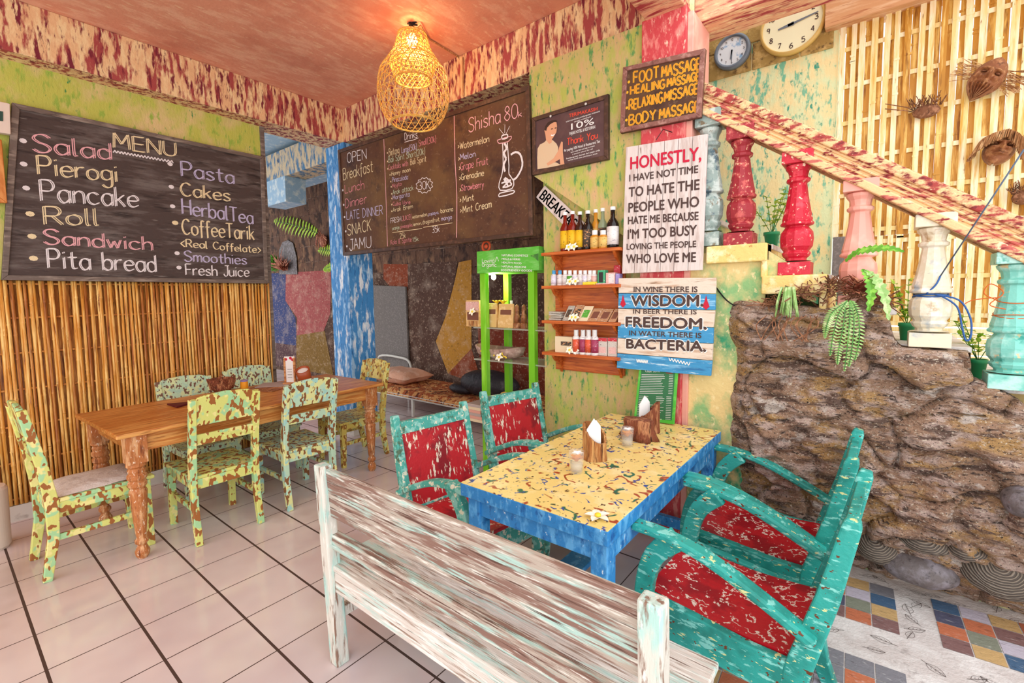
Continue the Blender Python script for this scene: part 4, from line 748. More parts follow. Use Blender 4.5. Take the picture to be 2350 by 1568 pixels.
# ---- HONESTLY sign: six white planks
YH=2.825
t=thing('honestly_sign','tall white plank sign starting with HONESTLY in red capitals','sign',(-1.08,YH+.015,1.70))
tl,tr,br,bl=[Yp(x,y,YH) for x,y in ((1436,338),(1624,307),(1612,620),(1427,628))]
for k in range(6):
    g=.0015; a=k/6;b=(k+1)/6; A=tl.lerp(tr,a);B=tl.lerp(tr,b);D=bl.lerp(br,b);E=bl.lerp(br,a); e=Vector((g,0,0))
    mb=MB(); mb.prism([A+e,B-e,D-e,E+e],(0,.018,0)); mb.build('plank',m_['signwood'],t,world=True,bevel=.002)
chh=lambda x,y:Yp(1400+x/2.8,100+y/2.8,YH)
mk,mr=MB(),MB()
for i,(s,a,b,c,d,e) in enumerate((('HONESTLY,',132,808,585,748,728),('I HAVE NOT TIME',125,887,566,830,842),('TO HATE THE',122,986,574,938,923),('PEOPLE WHO',120,1086,571,1048,1023),('HATE ME BECAUSE',117,1162,568,1133,1112),("I'M TOO BUSY",115,1256,557,1230,1195),('LOVING THE PEOPLE',108,1325,553,1308,1286),('WHO LOVE ME',105,1412,551,1402,1354))): solid_text(mr if i==0 else mk,s,chh(a,b),chh(c,d),chh(a,e),NY,.028)
mr.build('painted_lettering',m_['inkred'],t,world=True); mk.build('painted_lettering',m_['inkbrown'],t,world=True)
mb=MB(); a=Yp(1505,322,YH+.012); mb.tube([a,a+Vector((.045,0,.055)),a+Vector((.10,0,.025))],.0025,5); mb.build('hanging_wire',m_['black'],t,world=True)
# ---- WISDOM sign: seven white and blue boards
YWs=2.815
t=thing('wisdom_sign','striped blue and white plank sign about wine, beer and water','sign',(-1.07,YWs+.015,1.07))
edges=[((76,150),(955,145)),((76,287),(948,292)),((72,425),(945,440)),((70,565),(930,595)),((68,690),(925,742)),((65,828),(918,893)),((60,962),(905,1035))]
cw=lambda x,y:Yp(1400+x/3.921,600+y/3.921,YWs)
for k in range(6):
    (a,b),(c,d)=edges[k],edges[k+1]; mb=MB(); e=Vector((0,0,.0015)); mb.prism([cw(*a)-e,cw(*b)-e,cw(*d)+e,cw(*c)+e],(0,.02,0)); mb.build('plank',m_['signblue' if k in (1,3,5) else 'signplank'],t,world=True,bevel=.002)
mk,mw=MB(),MB()
for s,a,b,c,d,e,wgt in (('IN WINE THERE IS',215,275,787,277,226,.025),('WISDOM.',195,400,838,402,305,.05),('IN BEER THERE IS',210,470,780,476,430,.025),('FREEDOM.',145,585,868,610,495,.05),('IN WATER THERE IS',175,664,822,690,620,.025),('BACTERIA.',150,780,862,810,695,.05)):
    if wgt>.03: solid_text(mw,s,cw(a-5,b+5),cw(c+3,d+5),cw(a-5,e-2),NY,.10,.0005)
    solid_text(mk,s,cw(a,b),cw(c,d),cw(a,e),NY,wgt,.003)
for (xa_,ya_),(xb_,yb_) in (((240,895),(340,905)),((530,880),(720,925))): mw.ribbon(smooth_pts([cw(xa_+(xb_-xa_)*k/14,ya_+(yb_-ya_)*k/14+(14 if k%2 else -14)) for k in range(15)],2),.005,NY)
mw.build('painted_outline',m_['white'],t,world=True); mk.build('painted_lettering',m_['inkbrown'],t,world=True)
mb=MB()
for x,y in ((118,360),(865,375)):
    c0=cw(x,y)+Vector((0,-.003,0)); mb.poly([c0+Vector((.018*math.sin(a)*(1.2 if z_<0 else .6),0,z_)) for a,z_ in ((0,.045),(.9,.01),(1.2,-.02),(0,-.04),(-1.2,-.02),(-.9,.01))])
mb.build('painted_chilli',m_['inkred'],t,world=True)
# ---- BREAKFAST board hung at a slant
YB=2.93
cb=lambda x,y,d=0:Yp(1230+x/5.27,420+y/5.27,YB)+Vector((0,-d,0))
t=thing('breakfast_sign','slanting white board lettered BREAKFAST behind the bottles','sign',tuple(cb(200,300)))
A,B,D_,E_=cb(105,30),cb(440,345),cb(318,512),cb(0,172); ext=(B-A)*.62
mb=MB(); mb.prism([A,B+ext,D_+ext,E_],(0,.012,0)); mb.build('board',m_['signwood'],t,world=True,bevel=.002)
U=(B-A).normalized(); Vv=(A-E_).normalized(); cu=bpy.data.curves.new('l','FONT'); cu.body='BREAKFAST'; o=bpy.data.objects.new('l',cu); C.objects.link(o); bpy.context.view_layer.update(); me=bpy.data.meshes.new_from_object(o.evaluated_get(bpy.context.evaluated_depsgraph_get()))
hh=(A-E_).length; x1=max(v.co.x for v in me.vertices); LL=(B+ext-A).length*.84; mb=MB(); [mb.add([E_+U*(.02+dx_+v.co.x/x1*LL)+Vv*(hh*.12+v.co.y/.727*hh*.76)+Vector((0,-.002,0)) for v in me.vertices],[tuple(p.vertices) for p in me.polygons]) for dx_ in (-.002,0,.002)]; bpy.data.objects.remove(o)
mb.build('painted_lettering',m_['inkblack'],t,world=True)
# ---- things at the left edge of the wall
t=thing('switch_box','pale electrical box at the upper left corner of the menu chalkboard','box',(-4.77,.38,2.72)); P=[Xp(x,y,-4.715) for x,y in ((-30,226),(23,238),(25,308),(-30,300))]
mb=MB(); mb.prism(P,(-.05,0,0)); mb.build('cover',m_['box'],t,world=True,bevel=.004); P=[Xp(x,y,-4.712) for x,y in ((-20,252),(7,256),(7,278),(-20,275))]; MB().prism(P,(-.01,0,0)).build('display',m_['darkgreen'],t,world=True)
P=[Xp(x,y,-4.71) for x,y in ((-70,312),(4,320),(17,466),(-70,462))]; t=thing('picture_frame','orange wooden frame cut by the left edge over the menu chalkboard','frame',tuple(P[3])); c=sum(P,Vector())/4; mb=MB()
I=[p+Vector((0,(.04 if (c-p).y>0 else -.04),(.04 if (c-p).z>0 else -.04))) for p in P]
for k in range(4): mb.prism([P[k],P[(k+1)%4],I[(k+1)%4],I[k]],(-.03,0,0))
mb.build('frame',m_['woodframe'],t,world=True,bevel=.004); MB().prism([i-Vector((.012,0,0)) for i in I],(-.01,0,0)).build('backing',m_['inkbrown'],t,world=True)
P=[Zp(-60,1150,.0),Zp(14,1253,0)]
mb=MB(); c0=Zp(-22,1262,0); mb.lathe([(.085,.0),(.095,.02),(.10,.38),(.09,.40),(.02,.41)],c0,48); o=mb.build('bin',m_['box'],origin=c0,smooth=False); tag(o,'pale round bin at the left edge of the floor','bin')
# ================================================================ PENDANT LAMP
LY=2.378; hook=Zp(948,52,3.585); lx=hook.x
def lz(y): return Yp(955,y,LY).z
t=thing('pendant_lamp','big woven bamboo pendant lamp glowing from its neck','lamp',(lx,LY,lz(298)))
def weave(prof,nh,turns,rad,name,parent,step=3):
    P=smooth_pts([Vector((r_,0,z)) for r_,z in prof],5); n=len(P); mb=MB()
    for d in (1,-1):
        for k in range(nh):
            pts=[]
            for i,p in enumerate(P): a=2*math.pi*(k/nh+d*turns*i/(n-1)); pts.append((lx+p.x*math.cos(a),LY+p.x*math.sin(a),p.z))
            mb.tube(pts,rad,3,False)
    for i in range(0,n,step):
        p=P[i]; mb.tube([(lx+p.x*math.cos(2*math.pi*j/40),LY+p.x*math.sin(2*math.pi*j/40),p.z) for j in range(41)],rad*1.05,3,False)
    for p in (P[0],P[-1]): mb.tube([(lx+p.x*math.cos(2*math.pi*j/40),LY+p.x*math.sin(2*math.pi*j/40),p.z) for j in range(41)],rad*2.6,5,False)
    return mb.build(name,m_['straw'],parent,world=True)
s_=1/298.
weave([(62*s_*.5,lz(76)),(68*s_*.52,lz(92)),(46*s_*.9,lz(112)),(56*s_,lz(138)),(72*s_,lz(165)),(78*s_,lz(205)),(76*s_,lz(235)),(65*s_,lz(265)),(50*s_,lz(283))],26,.26,.0026,'outer_shade',t,3)
weave([(20*s_,lz(74)),(24*s_,lz(95)),(24*s_,lz(112)),(44*s_,lz(128)),(50*s_,lz(145)),(44*s_,lz(165)),(40*s_,lz(182))],24,.25,.0028,'inner_shade',t,2)
mb=MB(); mb.ball((lx,LY,lz(90)),.04,.04,.05,14,9); mb.build('bulb',m_['bulb'],t,world=True,smooth=True)
mb=MB(); mb.lathe([(.018,lz(80)),(.022,lz(72)),(.016,3.5)],(lx,LY,0),10); mb.build('socket',m_['steel'],t,world=True)
mb=MB(); rnd=random.Random(2)
mb.tube([(lx+.03*math.sin(k*1.9),LY+.03*math.cos(k*2.3),3.50+.083*k/14) for k in range(15)],.007,5); mb.tube([(lx,LY,3.49),(lx-.02,LY,3.585)],.012,6); mb.build('hook',m_['black'],t,world=True)
pts=[(lx,LY,3.5),(lx+.05,LY+.04,3.56)]+[tuple(Zp(x,y,3.575)) for x,y in ((985,90),(1010,105),(1040,123),(1066,139))]
e=Yp(1063,140,2.94); pts+=[(e.x,2.938,3.55),(Yp(1064,228,2.94).x,2.938,3.24)]
mb=MB(); mb.tube(pts,.006,6); mb.build('cable',m_['husk'],t,world=True)
l=bpy.data.lights.new('pendant_light','POINT'); l.energy=13; l.color=(1,.62,.3); l.shadow_soft_size=.06; o=bpy.data.objects.new('pendant_light',l); C.objects.link(o); o.location=(lx,LY,lz(118))
# ================================================================ GREEN DISPLAY RACK
YR=2.93; rb=.36
rx0,rx1=Yp(1101,640,YR).x,Yp(1237,640,YR).x
t=thing('display_rack','tall lime green display rack with a lettered header box and a lit bulb','rack',((rx0+rx1)/2,YR+.18,0))
hz0,hz1=Yp(1098,628,YR).z,Yp(1098,578,YR).z
for x in (rx0,Yp(1211,640,YR).x):
    for y in (YR,YR+rb-.05):
        if y>YR and x>rx0+.1: x=x-.05
        MB().box(x,x+.058,y,y+.05,0,hz0+.02).build('post',m_['limegreen'],t,world=True,bevel=.003)
hb=MB().box(rx0-.012,rx1+.012,YR-.02,YR+rb,hz0,hz1).build('header_box',m_['headergreen'],t,world=True,bevel=.003)
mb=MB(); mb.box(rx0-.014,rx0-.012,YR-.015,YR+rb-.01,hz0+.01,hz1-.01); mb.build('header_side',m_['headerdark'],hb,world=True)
ch=lambda x,y:Yp(1040+x/6.818,550+y/6.818,YR-.0205)
mw=MB()
for s,a,b,c,d,e in (('NATURAL COSMETICS',762,258,1170,268,226),('MEALS & HERBS',762,316,1050,324,287),('HEALTHY FOOD',762,372,1070,386,342),('NATURAL MEDICINE',762,433,1142,446,402),('ECO-FRIENDLY GOODS',752,492,1235,502,460)): solid_text(mw,s,ch(a,b),ch(c,d),ch(a,e),NY,.02,.001)
for s,a,b,c,d,e in (('Loving',455,362,645,358,300),('Organic',455,425,680,425,368)): chalk(mw,s,ch(a,b),ch(c,d),ch(a,e),NY,.004,.1)
mw.ribbon([ch(660,350),ch(685,270),ch(715,340)],.004,NY)
sx=rx0-.0145
for k in range(4):
    z=hz1-.05-k*.042; mw.add([(sx,YR+.05,z),(sx,YR+.20-.02*(k%2),z),(sx,YR+.20-.02*(k%2),z-.014),(sx,YR+.05,z-.014)],[(0,1,2,3)])
mw.build('printed_lettering',m_['white'],hb,world=True)
mb=MB(); mb.poly([ch(x,y)+Vector((0,-.001,0)) for x,y in ((1205,255),(1260,235),(1335,215),(1335,340),(1300,310),(1260,280))]); mb.build('printed_leaf',m_['leafdark'],hb,world=True)
shelfz=[]
for y1,nm in ((752,'glass_shelf'),(826,'glass_shelf')):
    z=Yp(1110,y1,YR).z; shelfz.append(z); MB().box(rx0-.10,rx1+.05,YR+.015,YR+rb-.03,z-.012,z).build(nm,m_['glassy'],t,world=True,bevel=.002)
for y1 in (978,1015):
    z=Yp(1110,y1,YR).z; shelfz.append(z); MB().box(rx0+.01,rx1-.01,YR+.02,YR+rb-.03,z-.02,z).build('wooden_shelf',m_['shelfwood'],t,world=True,bevel=.002)
mb=MB(); bc=Vector((Yp(1133,640,YR+.15).x,YR+.15,0)); bz=Yp(1133,636,YR+.15).z; mb.ball((bc.x,bc.y,bz),.022,.022,.026,12,8); mb.build('bulb',m_['bulbwhite'],t,world=True,smooth=True); MB().lathe([(.014,bz+.02),(.02,bz+.05),(.02,hz0)],(bc.x,bc.y,0),10).build('socket',m_['steel'],t,world=True)
l=bpy.data.lights.new('rack_light','POINT'); l.energy=6; l.color=(1,.8,.5); l.shadow_soft_size=.03; o=bpy.data.objects.new('rack_light',l); C.objects.link(o); o.location=(bc.x,bc.y,bz-.06)
def standbag(name,label,cat,px0,px1,pytop,pybot,Y,mat,th=.05,group=None,parts=()):
    """small pouch or carton standing on the shelf, its front face between these pixels"""
    a=Yp(px0,pybot,Y);b=Yp(px1,pybot,Y);tp=Yp((px0+px1)/2,pytop,Y).z; zb=(a.z+b.z)/2
    t=thing(name,label,cat,((a.x+b.x)/2,Y+th/2,zb),0,group)
    mb=MB(); w_=b.x-a.x; mb.hexa([(a.x,Y,zb),(b.x,Y,zb),(b.x,Y+th,zb),(a.x,Y+th,zb),(a.x+.003,Y+th*.35,tp),(b.x-.003,Y+th*.35,tp),(b.x-.003,Y+th*.55,tp),(a.x+.003,Y+th*.55,tp)]) if name!='carton' else mb.box(a.x,b.x,Y,Y+th,zb,tp)
    bd=mb.build('body',m_[mat],t,world=True,bevel=.003)
    for nm,mt,u0,u1,v0,v1 in parts:
        H_=tp-zb; f=lambda v:(Y+th*.35*v if name!='carton' else Y)-.0015
        mb=MB(); mb.add([(a.x+w_*u0,f(v0),zb+H_*v0),(a.x+w_*u1,f(v0),zb+H_*v0),(a.x+w_*u1,f(v1),zb+H_*v1),(a.x+w_*u0,f(v1),zb+H_*v1)],[(0,1,2,3)]); mb.build(nm,m_[mt],bd,world=True)
    return t
def snap(t,z): t.location.z=z
S1,S2,S3,S4=shelfz
snap(standbag('paper_bag','kraft paper pouch with a purple label beside the left post of the rack','bag',1116,1138,697,752,YR+.06,'kraft',.05,'kraft pouches on the rack',[('label','kraftdark',.1,.9,.55,.75)]),S1)
snap(standbag('paper_bag','kraft paper pouch with a purple label in the middle of the rack shelf','bag',1142,1177,697,752,YR+.06,'kraft',.05,'kraft pouches on the rack',[('label','kraftdark',.15,.85,.55,.75)]),S1)
snap(standbag('carton','striped brown carton on the left end of the upper rack shelf','box',1070,1100,690,750,YR+.05,'kraft',.05,None,[('label','kraftdark',.1,.95,.25,.55),('print','log',.2,.9,.03,.22),('stripes','boxpink',0,1,.62,.95)]),S1)
for k,(p0,lab) in enumerate(((1187,'carved wooden figure beside the kraft pouches on the rack'),(1203,'carved wooden figure nearest the right post of the rack'))):
    c0=Yp(p0,752,YR+.08); t2=thing('figurine',lab,'figurine',(c0.x,YR+.08,S1),0,'carved figures on the rack'); mb=MB(); mb.lathe([(.03,0),(.032,.04),(.024,.045)],(0,0,0),10); mb.build('base',m_['carved'],t2); mb=MB(); mb.lathe([(.022,.045),(.026,.09),(.018,.12),(.02,.15),(.017,.18),(.005,.195)],(0,0,0),10); mb.build('body',m_['carved'],t2,smooth=True)
def plumeria(label,loc,r_=.03,group='frangipani blossoms',tilt=0,mats=('petal','petalyellow')):
    t2=thing('frangipani_flower',label,'flower',tuple(loc),random.uniform(0,6),group)
    for k in range(5):
        a=2*math.pi*k/5; d=Vector((math.cos(a),math.sin(a),.35)); mb=MB(); mb.leaf((math.cos(a)*.15*r_,math.sin(a)*.15*r_,.006),d,(0,0,1),r_,r_*.75,.25,4); mb.build('petal',m_[mats[0]],t2)
    mb=MB(); mb.ball((0,0,.007+.15*r_),r_*.3,r_*.3,r_*.18,8,5); mb.build('centre',m_[mats[1]],t2,smooth=True); return t2
def plumeria_at(label,x,y,Y,zs,r_=.03,up=False):
    p=Yp(x,y,Y); f=plumeria(label,(p.x,Y,zs),r_)
    if up: f.rotation_euler=(R(65),0,0); f.location.z=zs+r_*.8
    return f
for px,lab in ((1140,'clay jar of pale flowers on the rack, the left one'),(1155,'clay jar of orange flowers on the rack, the right one')):
    c0=Yp(px,700,YR+.2); t2=thing('flower_jar',lab,'jar',(c0.x,YR+.2,S1),0,'flower jars on the rack'); MB().lathe([(.022,0),(.03,.03),(.03,.14),(.026,.19)],(0,0,0),12).build('jar',m_['log'],t2,smooth=True); mb=MB()
    for k in range(8): a=k*.8; mb.leaf((0,0,.19),(math.cos(a),math.sin(a),1.2),(0,0,1),.06,.03,.2,3)
    mb.build('blossom',m_['petalyellow'],t2)
c0=Yp(1174,700,YR+.15); t2=thing('dropper_bottle','small clear bottle behind the kraft pouches on the rack','bottle',(c0.x,YR+.15,S1)); MB().lathe([(.018,0),(.018,.15),(.008,.17),(.008,.19)],(0,0,0),10).build('body',m_['b_green'],t2,smooth=True); MB().lathe([(.012,.19),(.012,.225)],(0,0,0),10).build('cap',m_['white'],t2)
# tray, basket and magazines
c0=Yp(1145,824,YR+.16); t2=thing('stone_tray','long carved stone bowl on the lower glass shelf','bowl',(c0.x,YR+.16,S2)); mb=MB(); n=24; vs=[];fs=[]
prf=[(.55,0),(.9,.03),(1,.085),(.93,.09),(.8,.045),(.4,.03)]
for r_,z in prf:
    for j in range(n): a=2*math.pi*j/n; vs.append((.27*r_*math.cos(a)*(1+.05*math.sin(3*a)),.12*r_*math.sin(a),z*(1+.25*math.cos(a)**2)))
for i in range(len(prf)-1):
    for j in range(n): fs.append((i*n+j,i*n+(j+1)%n,(i+1)*n+(j+1)%n,(i+1)*n+j))
fs+=[tuple(range(n)),tuple(range((len(prf)-1)*n,len(prf)*n))]; mb.add(vs,fs); mb.build('bowl',m_['stonetray'],t2,smooth=True)
mb=MB()
for k in range(14): a=random.uniform(-.9,1.2); mb.ball((.21*math.sin(a)*.9,-.11,.035+random.uniform(-.01,.03)),.008,.005,.008,6,4)
mb.build('speckles',m_['petalyellow'],t2)
plumeria_at('frangipani blossom in front of the stone bowl on the rack',1147,830,YR+.03,S2,.035,True)
plumeria_at('frangipani blossom on the striped carton on the rack',1085,703,YR+.035,S1+.10,.035,True)
z=S3; bk=['bookcream','bookpink','bookgrey','bookpink','bookcream','bookgrey']
for k in range(6):
    c0=Yp(1106,975,YR+.15); o=MB().box(-.085+.008*math.sin(k*2),.085+.01*math.cos(k),-.12,.12,0,.026).build('magazine',m_[bk[k]],bevel=.002); o.location=(c0.x,YR+.17,z); z+=.0265; tag(o,['lowest magazine of the stack in the green rack','second lowest magazine of the stack in the green rack','third magazine from the bottom of the stack in the green rack','fourth magazine from the bottom of the stack in the green rack','second magazine from the top of the stack in the green rack','top magazine of the stack in the green rack'][k],'magazine','magazines stacked in the rack')
c0=Yp(1160,975,YR+.16); t2=thing('basket','round basket with a hooped handle behind the red armchair in the rack','basket',(c0.x,YR+.16,S3)); mb=MB(); mb.lathe([(.06,0),(.085,.08),(.09,.15),(.08,.15),(.075,.08),(.05,.01)],(0,0,0),18); mb.build('body',m_['basketm'],t2); mb=MB(); mb.tube([(.088*math.cos(a),0,.15+.13*math.sin(a)) for a in [math.pi*k/14 for k in range(15)]],.006,6); mb.build('handle',m_['straw'],t2)
p=Yp(1116,575,YR+.05); t2=thing('terracotta_ornament','round terracotta ornament on top of the green rack','ornament',(p.x,YR+.05,hz1)); mb=MB(); mb.tube([(.042*math.cos(a),0,.045+.042*math.sin(a)) for a in [2*math.pi*k/24 for k in range(25)]],.010,8,False); mb.build('ring',m_['terracotta'],t2,smooth=True); mb=MB(); mb.ball((0,0,.045),.02,.012,.02,10,6); mb.build('centre',m_['terracotta'],t2,smooth=True)
# ================================================================ WALL SHELF WITH BOTTLES AND CARTONS
YS=2.958; dp=.17
sx0,sx1=Yp(1242,650,YS-dp).x,Yp(1421,650,YS-dp).x
zt=[Yp(1300,y,YS-dp).z for y in (576,655,737,812)]
bx0_,bx1_=Yp(1274,650,YS-.02).x,Yp(1434,650,YS-.02).x
t=thing('wall_shelf','brown wooden wall unit with four bracketed shelves of bottles and packets','shelf',((sx0+sx1)/2,YS,zt[3]-.16))
MB().box(bx0_,bx1_,YS-.02,YS-.0005,Yp(1350,855,YS-.02).z,zt[0]-.02).build('backboard',m_['shelfwood'],t,world=True,bevel=.003)
for z in zt: MB().box(sx0,sx1,YS-dp,YS-.001,z-.022,z).build('shelf',m_['shelfwood'],t,world=True,bevel=.003)
for z in zt:
    for x in (sx0+.07,sx1-.06):
        mb=MB(); P=smooth_pts([(x,YS-dp+.02,z-.022),(x,YS-dp+.05,z-.06),(x,YS-.06,z-.10),(x,YS-.025,z-.16)],3)+[Vector((x,YS-.02,z-.16)),Vector((x,YS-.02,z-.022))]; mb.prism(P,(.02,0,0)); mb.build('bracket',m_['shelfwood'],t,world=True,bevel=.002)
yi=YS-.11
def bottle(px,py_top,row,lab,body,label,capm='white',r_=.034,Y=yi,kind='long',group='bottles on the wall shelf'):
    z=zt[row]; x=Yp(px,600,Y).x; h_=Yp(px,py_top,Y).z-z; t2=thing('bottle',lab,'bottle',(x,Y,z),0,group)
    if kind=='long':
        bd=MB().lathe([(r_*.9,0),(r_,.008),(r_,.58*h_),(r_*.75,.66*h_),(r_*.38,.74*h_),(r_*.36,.93*h_)],(0,0,0),14).build('body',m_[body],t2,smooth=True); MB().lathe([(r_*.45,.92*h_),(r_*.45,h_)],(0,0,0),12).build('cap',m_[capm],t2); MB().lathe([(r_*1.012,.08*h_),(r_*1.012,.52*h_)],(0,0,0),14).build('label',m_[label],bd,smooth=True)
    else:
        bd=MB().lathe([(r_*.95,0),(r_,.006),(r_,.68*h_),(r_*.6,.76*h_)],(0,0,0),14).build('body',m_[body],t2,smooth=True); MB().lathe([(r_*.62,.75*h_),(r_*.62,h_)],(0,0,0),12).build('cap',m_[capm],t2); MB().lathe([(r_*1.012,.1*h_),(r_*1.012,.62*h_)],(0,0,0),14).build('label',m_[label],bd,smooth=True)
    return t2
bottle(1297,487,0,'red-brown bottle leftmost on the top shelf, under the slanting board','b_red','lab_yellow')
bottle(1314,485,0,'red-brown bottle with a plain yellow label, second from the left on the top shelf','b_red','lab_yellow',r_=.036)
bottle(1331,486,0,'dark bottle with yellow flowers on its label on the top shelf','b_brown','lab_yellow')
bottle(1349,484,0,'black bottle with a dark label in the middle of the top shelf','b_dark','lab_dark',r_=.036)
bottle(1367,481,0,'tall amber bottle behind a small amber one on the top shelf','b_amber','lab_gold',Y=yi+.05)
bottle(1383,478,0,'tall greenish bottle behind a small amber one on the top shelf','b_green','lab_dark',Y=yi+.05)
bottle(1406,475,0,'black bottle with a large white label, rightmost on the top shelf','b_dark','lab_white',r_=.04)
bottle(1365,529,0,'small amber bottle in front of the tall amber bottle','b_amber','lab_gold',r_=.03,Y=yi-.03,kind='short')
bottle(1384,529,0,'small amber bottle in front of the greenish bottle','b_amber','lab_gold',r_=.03,Y=yi-.03,kind='short')
for k,(px,cp2,lab) in enumerate(((1271,'cap_blue','lab_lilac'),(1285,'cap_blue','lab_white'),(1297,'white','lab_white'),(1308,'white','pk_green'),(1320,'white','lab_lilac'),(1332,'white','lab_white'),(1343,'white','lab_lilac'),(1354,'white','lab_white'),(1364,'white','boxpink'))):
    bottle(px,621,1,['blue-capped lilac pot leftmost on the second shelf','blue-capped white pot beside the lilac pot on the second shelf','white-capped pot next to the blue caps on the second shelf','white-capped pot with a green label behind the blossoms','white-capped lilac pot behind the blossoms on the second shelf','white-capped pot, fourth from the right of the row on the second shelf','white-capped lilac pot above the yellow packet','white-capped pot, second from the right of the row on the second shelf','white-capped pink pot beside the green carton'][k],'lab_white',lab,cp2,.022,yi,'short','small pots on the second shelf')
def carton(lab,p0,p1,ptop,row,mat,Y=yi-.02,th=.05,parts=(),group='cartons on the wall shelf'):
    t2=standbag('carton',lab,'box',p0,p1,ptop,0,Y,mat,th,group) if False else None
    z=zt[row]; a=Yp(p0,700,Y).x;b=Yp(p1,700,Y).x; tp=Yp((p0+p1)/2,ptop,Y).z; t2=thing('carton',lab,'box',((a+b)/2,Y+th/2,z),0,group); w_=(b-a)/2
    bd=MB().box(-w_,w_,-th/2,th/2,0,tp-z).build('body',m_[mat],t2,bevel=.002)
    for nm,mt,u0,u1,v0,v1 in parts: MB().add([(-w_+2*w_*u,-th/2-.001,(tp-z)*v) for u,v in ((u0,v0),(u1,v0),(u1,v1),(u0,v1))],[(0,1,2,3)]).build(nm,m_[mt],bd)
carton('green carton with a dark oval on the second shelf',1371,1388,620,1,'boxgreen',parts=[('label','inkblack',.18,.75,.15,.85)])
carton('pink and white carton right of the green one on the second shelf',1390,1411,626,1,'boxpink',parts=[('label','lab_white',.3,.9,.1,.9)])
carton('lilac carton under the red boxes at the right end of the second shelf',1412,1421,628,1,'boxlilac')
carton('red carton standing tall at the right end of the second shelf',1408,1423,609,1,'boxred',Y=yi+.05)
carton('flat yellow packet lying at the front of the second shelf',1337,1366,647,1,'boxyellow',Y=YS-dp+.01,th=.03)
carton('flat pink packet lying beside the yellow one on the second shelf',1367,1398,650,1,'boxpink',Y=YS-dp+.01,th=.03)
carton('cream carton at the left of the lowest shelf',1273,1313,773,3,'bookcream',parts=[('label','lab_dark',.35,.95,.45,.7)])
for (p0,p1,lab) in ((1369,1393,'grey carton with a red top next to the spray bottles'),(1395,1416,'grey carton with a red top at the right end of the lowest shelf')): carton(lab,p0,p1,776,3,'boxgrey',parts=[('label','boxpink',.1,.9,.15,.5),('stripe','boxred',0,1,.82,1)])
for k,(px,l2,lb) in enumerate(((1322,'lab_orange','orange bottle leftmost of the four silver-capped bottles'),(1338,'lab_plum','plum bottle, second of the four silver-capped bottles'),(1351,'lab_orange','orange bottle, third of the four silver-capped bottles'),(1365,'lab_plum','plum bottle beside the grey cartons'))): bottle(px,757,3,lb,'lab_white',l2,'cap_silver',.026,yi-.03,'short','silver-capped bottles')
# packets leaning on the third shelf
for k,(p0,p1,pt,mat,lab) in enumerate(((1292,1310,702,'pk_silver','silver foil packet left of the blossom on the third shelf'),(1310,1331,700,'pk_kraft','brown packet behind the blossom on the third shelf'),(1328,1352,703,'bookcream','cream packet with green print on the third shelf'),(1349,1374,708,'pk_kraft','brown packet right of the green-printed one'),(1371,1398,709,'pk_kraft','brown packet, second from the right on the third shelf'),(1397,1417,709,'pk_kraft','brown packet at the right end of the third shelf'))):
    Y=yi-.02; a=Yp(p0,730,Y).x;b=Yp(p1,730,Y).x; h_=Yp(p0,pt,Y).z-zt[2]; t2=thing('packet',lab,'packet',((a+b)/2,Y,zt[2]),0,'packets on the third shelf'); w_=(b-a)/2; sh=.03
    bd=MB().hexa([(-w_,-.015,0),(w_-.01,-.015,0),(w_-.01,.02,0),(-w_,.02,0),(-w_+sh,.03,h_),(w_+sh-.01,.03,h_),(w_+sh-.01,.035,h_),(-w_+sh,.035,h_)]).build('body',m_[mat],t2,bevel=.004)
    f=lambda u,v:(-w_+sh*v+2*(w_-.005)*u,-.016+.045*v,h_*v); MB().add([f(u,v) for u,v in ((.2,.25),(.85,.25),(.85,.75),(.2,.75))],[(0,1,2,3)]).build('label',m_['pk_green' if k==2 else 'kraftdark' if k>2 else 'lab_dark'],bd)
c0=Yp(1279,725,yi); t2=thing('foil_pouches','small heap of silver pouches at the left of the third shelf','packet',(c0.x,yi,zt[2]))
for k in range(4): mb=MB(); mb.rbox((random.uniform(-.01,.01),0,.008+.016*k),(.10,.07,.014),Matrix.Rotation(R(random.uniform(-12,12)),3,'Z')@Matrix.Rotation(R(random.uniform(-5,5)),3,'Y')); mb.build('pouch',m_['pk_silver'],t2,bevel=.004)
for lab,x,row in (('pale blossom at the foot of the yellow-label bottles',1307,0),('pale blossom right of its twin on the top shelf',1319,0),('white blossom before the green-label pot',1309,1),('white blossom second on the second shelf',1322,1),('white blossom before the packets on the third shelf',1314,2),('white blossom beside its twin on the third shelf',1322,2),('white blossom beside the cream carton on the lowest shelf',1308,3),('white blossom under the orange bottle on the lowest shelf',1321,3)): plumeria_at(lab,x,700,YS-dp+.02,zt[row],.028,True)
# ================================================================ CLIPBOARD MENU AND TABLE THINGS
t=thing('menu_clipboard','green framed menu board with a looped handle leaning on the wall at the table end','menu',(-1.08,2.80,.76))
cc=lambda x,y,d=0:(lambda p:Vector((p.x,2.785+.06*(p.z-.76)/.45-d,max(p.z,.7605))))(Yp(1400+x/3.921,600+y/3.921,2.79))
def cprism(name,pts,mat,d,th,bev=.003): mb=MB(); mb.prism([cc(x,y,d) for x,y in pts],(0,th,0)); return mb.build(name,m_[mat],t,world=True,bevel=bev)
cprism('board',[(240,940),(345,945),(365,905),(350,860),(355,825),(385,803),(455,803),(480,825),(478,860),(460,900),(458,950),(592,968),(578,1468),(215,1425)],'clipgreen',0,.014)
cprism('paper',[(262,975),(566,990),(556,1430),(240,1400)],'clippaper',.002,.002,0)
cprism('handle_hole',[(398,845),(430,845),(428,885),(402,880)],'black',.002,.002,0)
mb=MB(); rnd=random.Random(12)
chalk(mb,'Cafe Jamu',cc(300,1003,.0025),cc(430,1003,.0025),cc(300,978,.0025),NY,.002,.1)
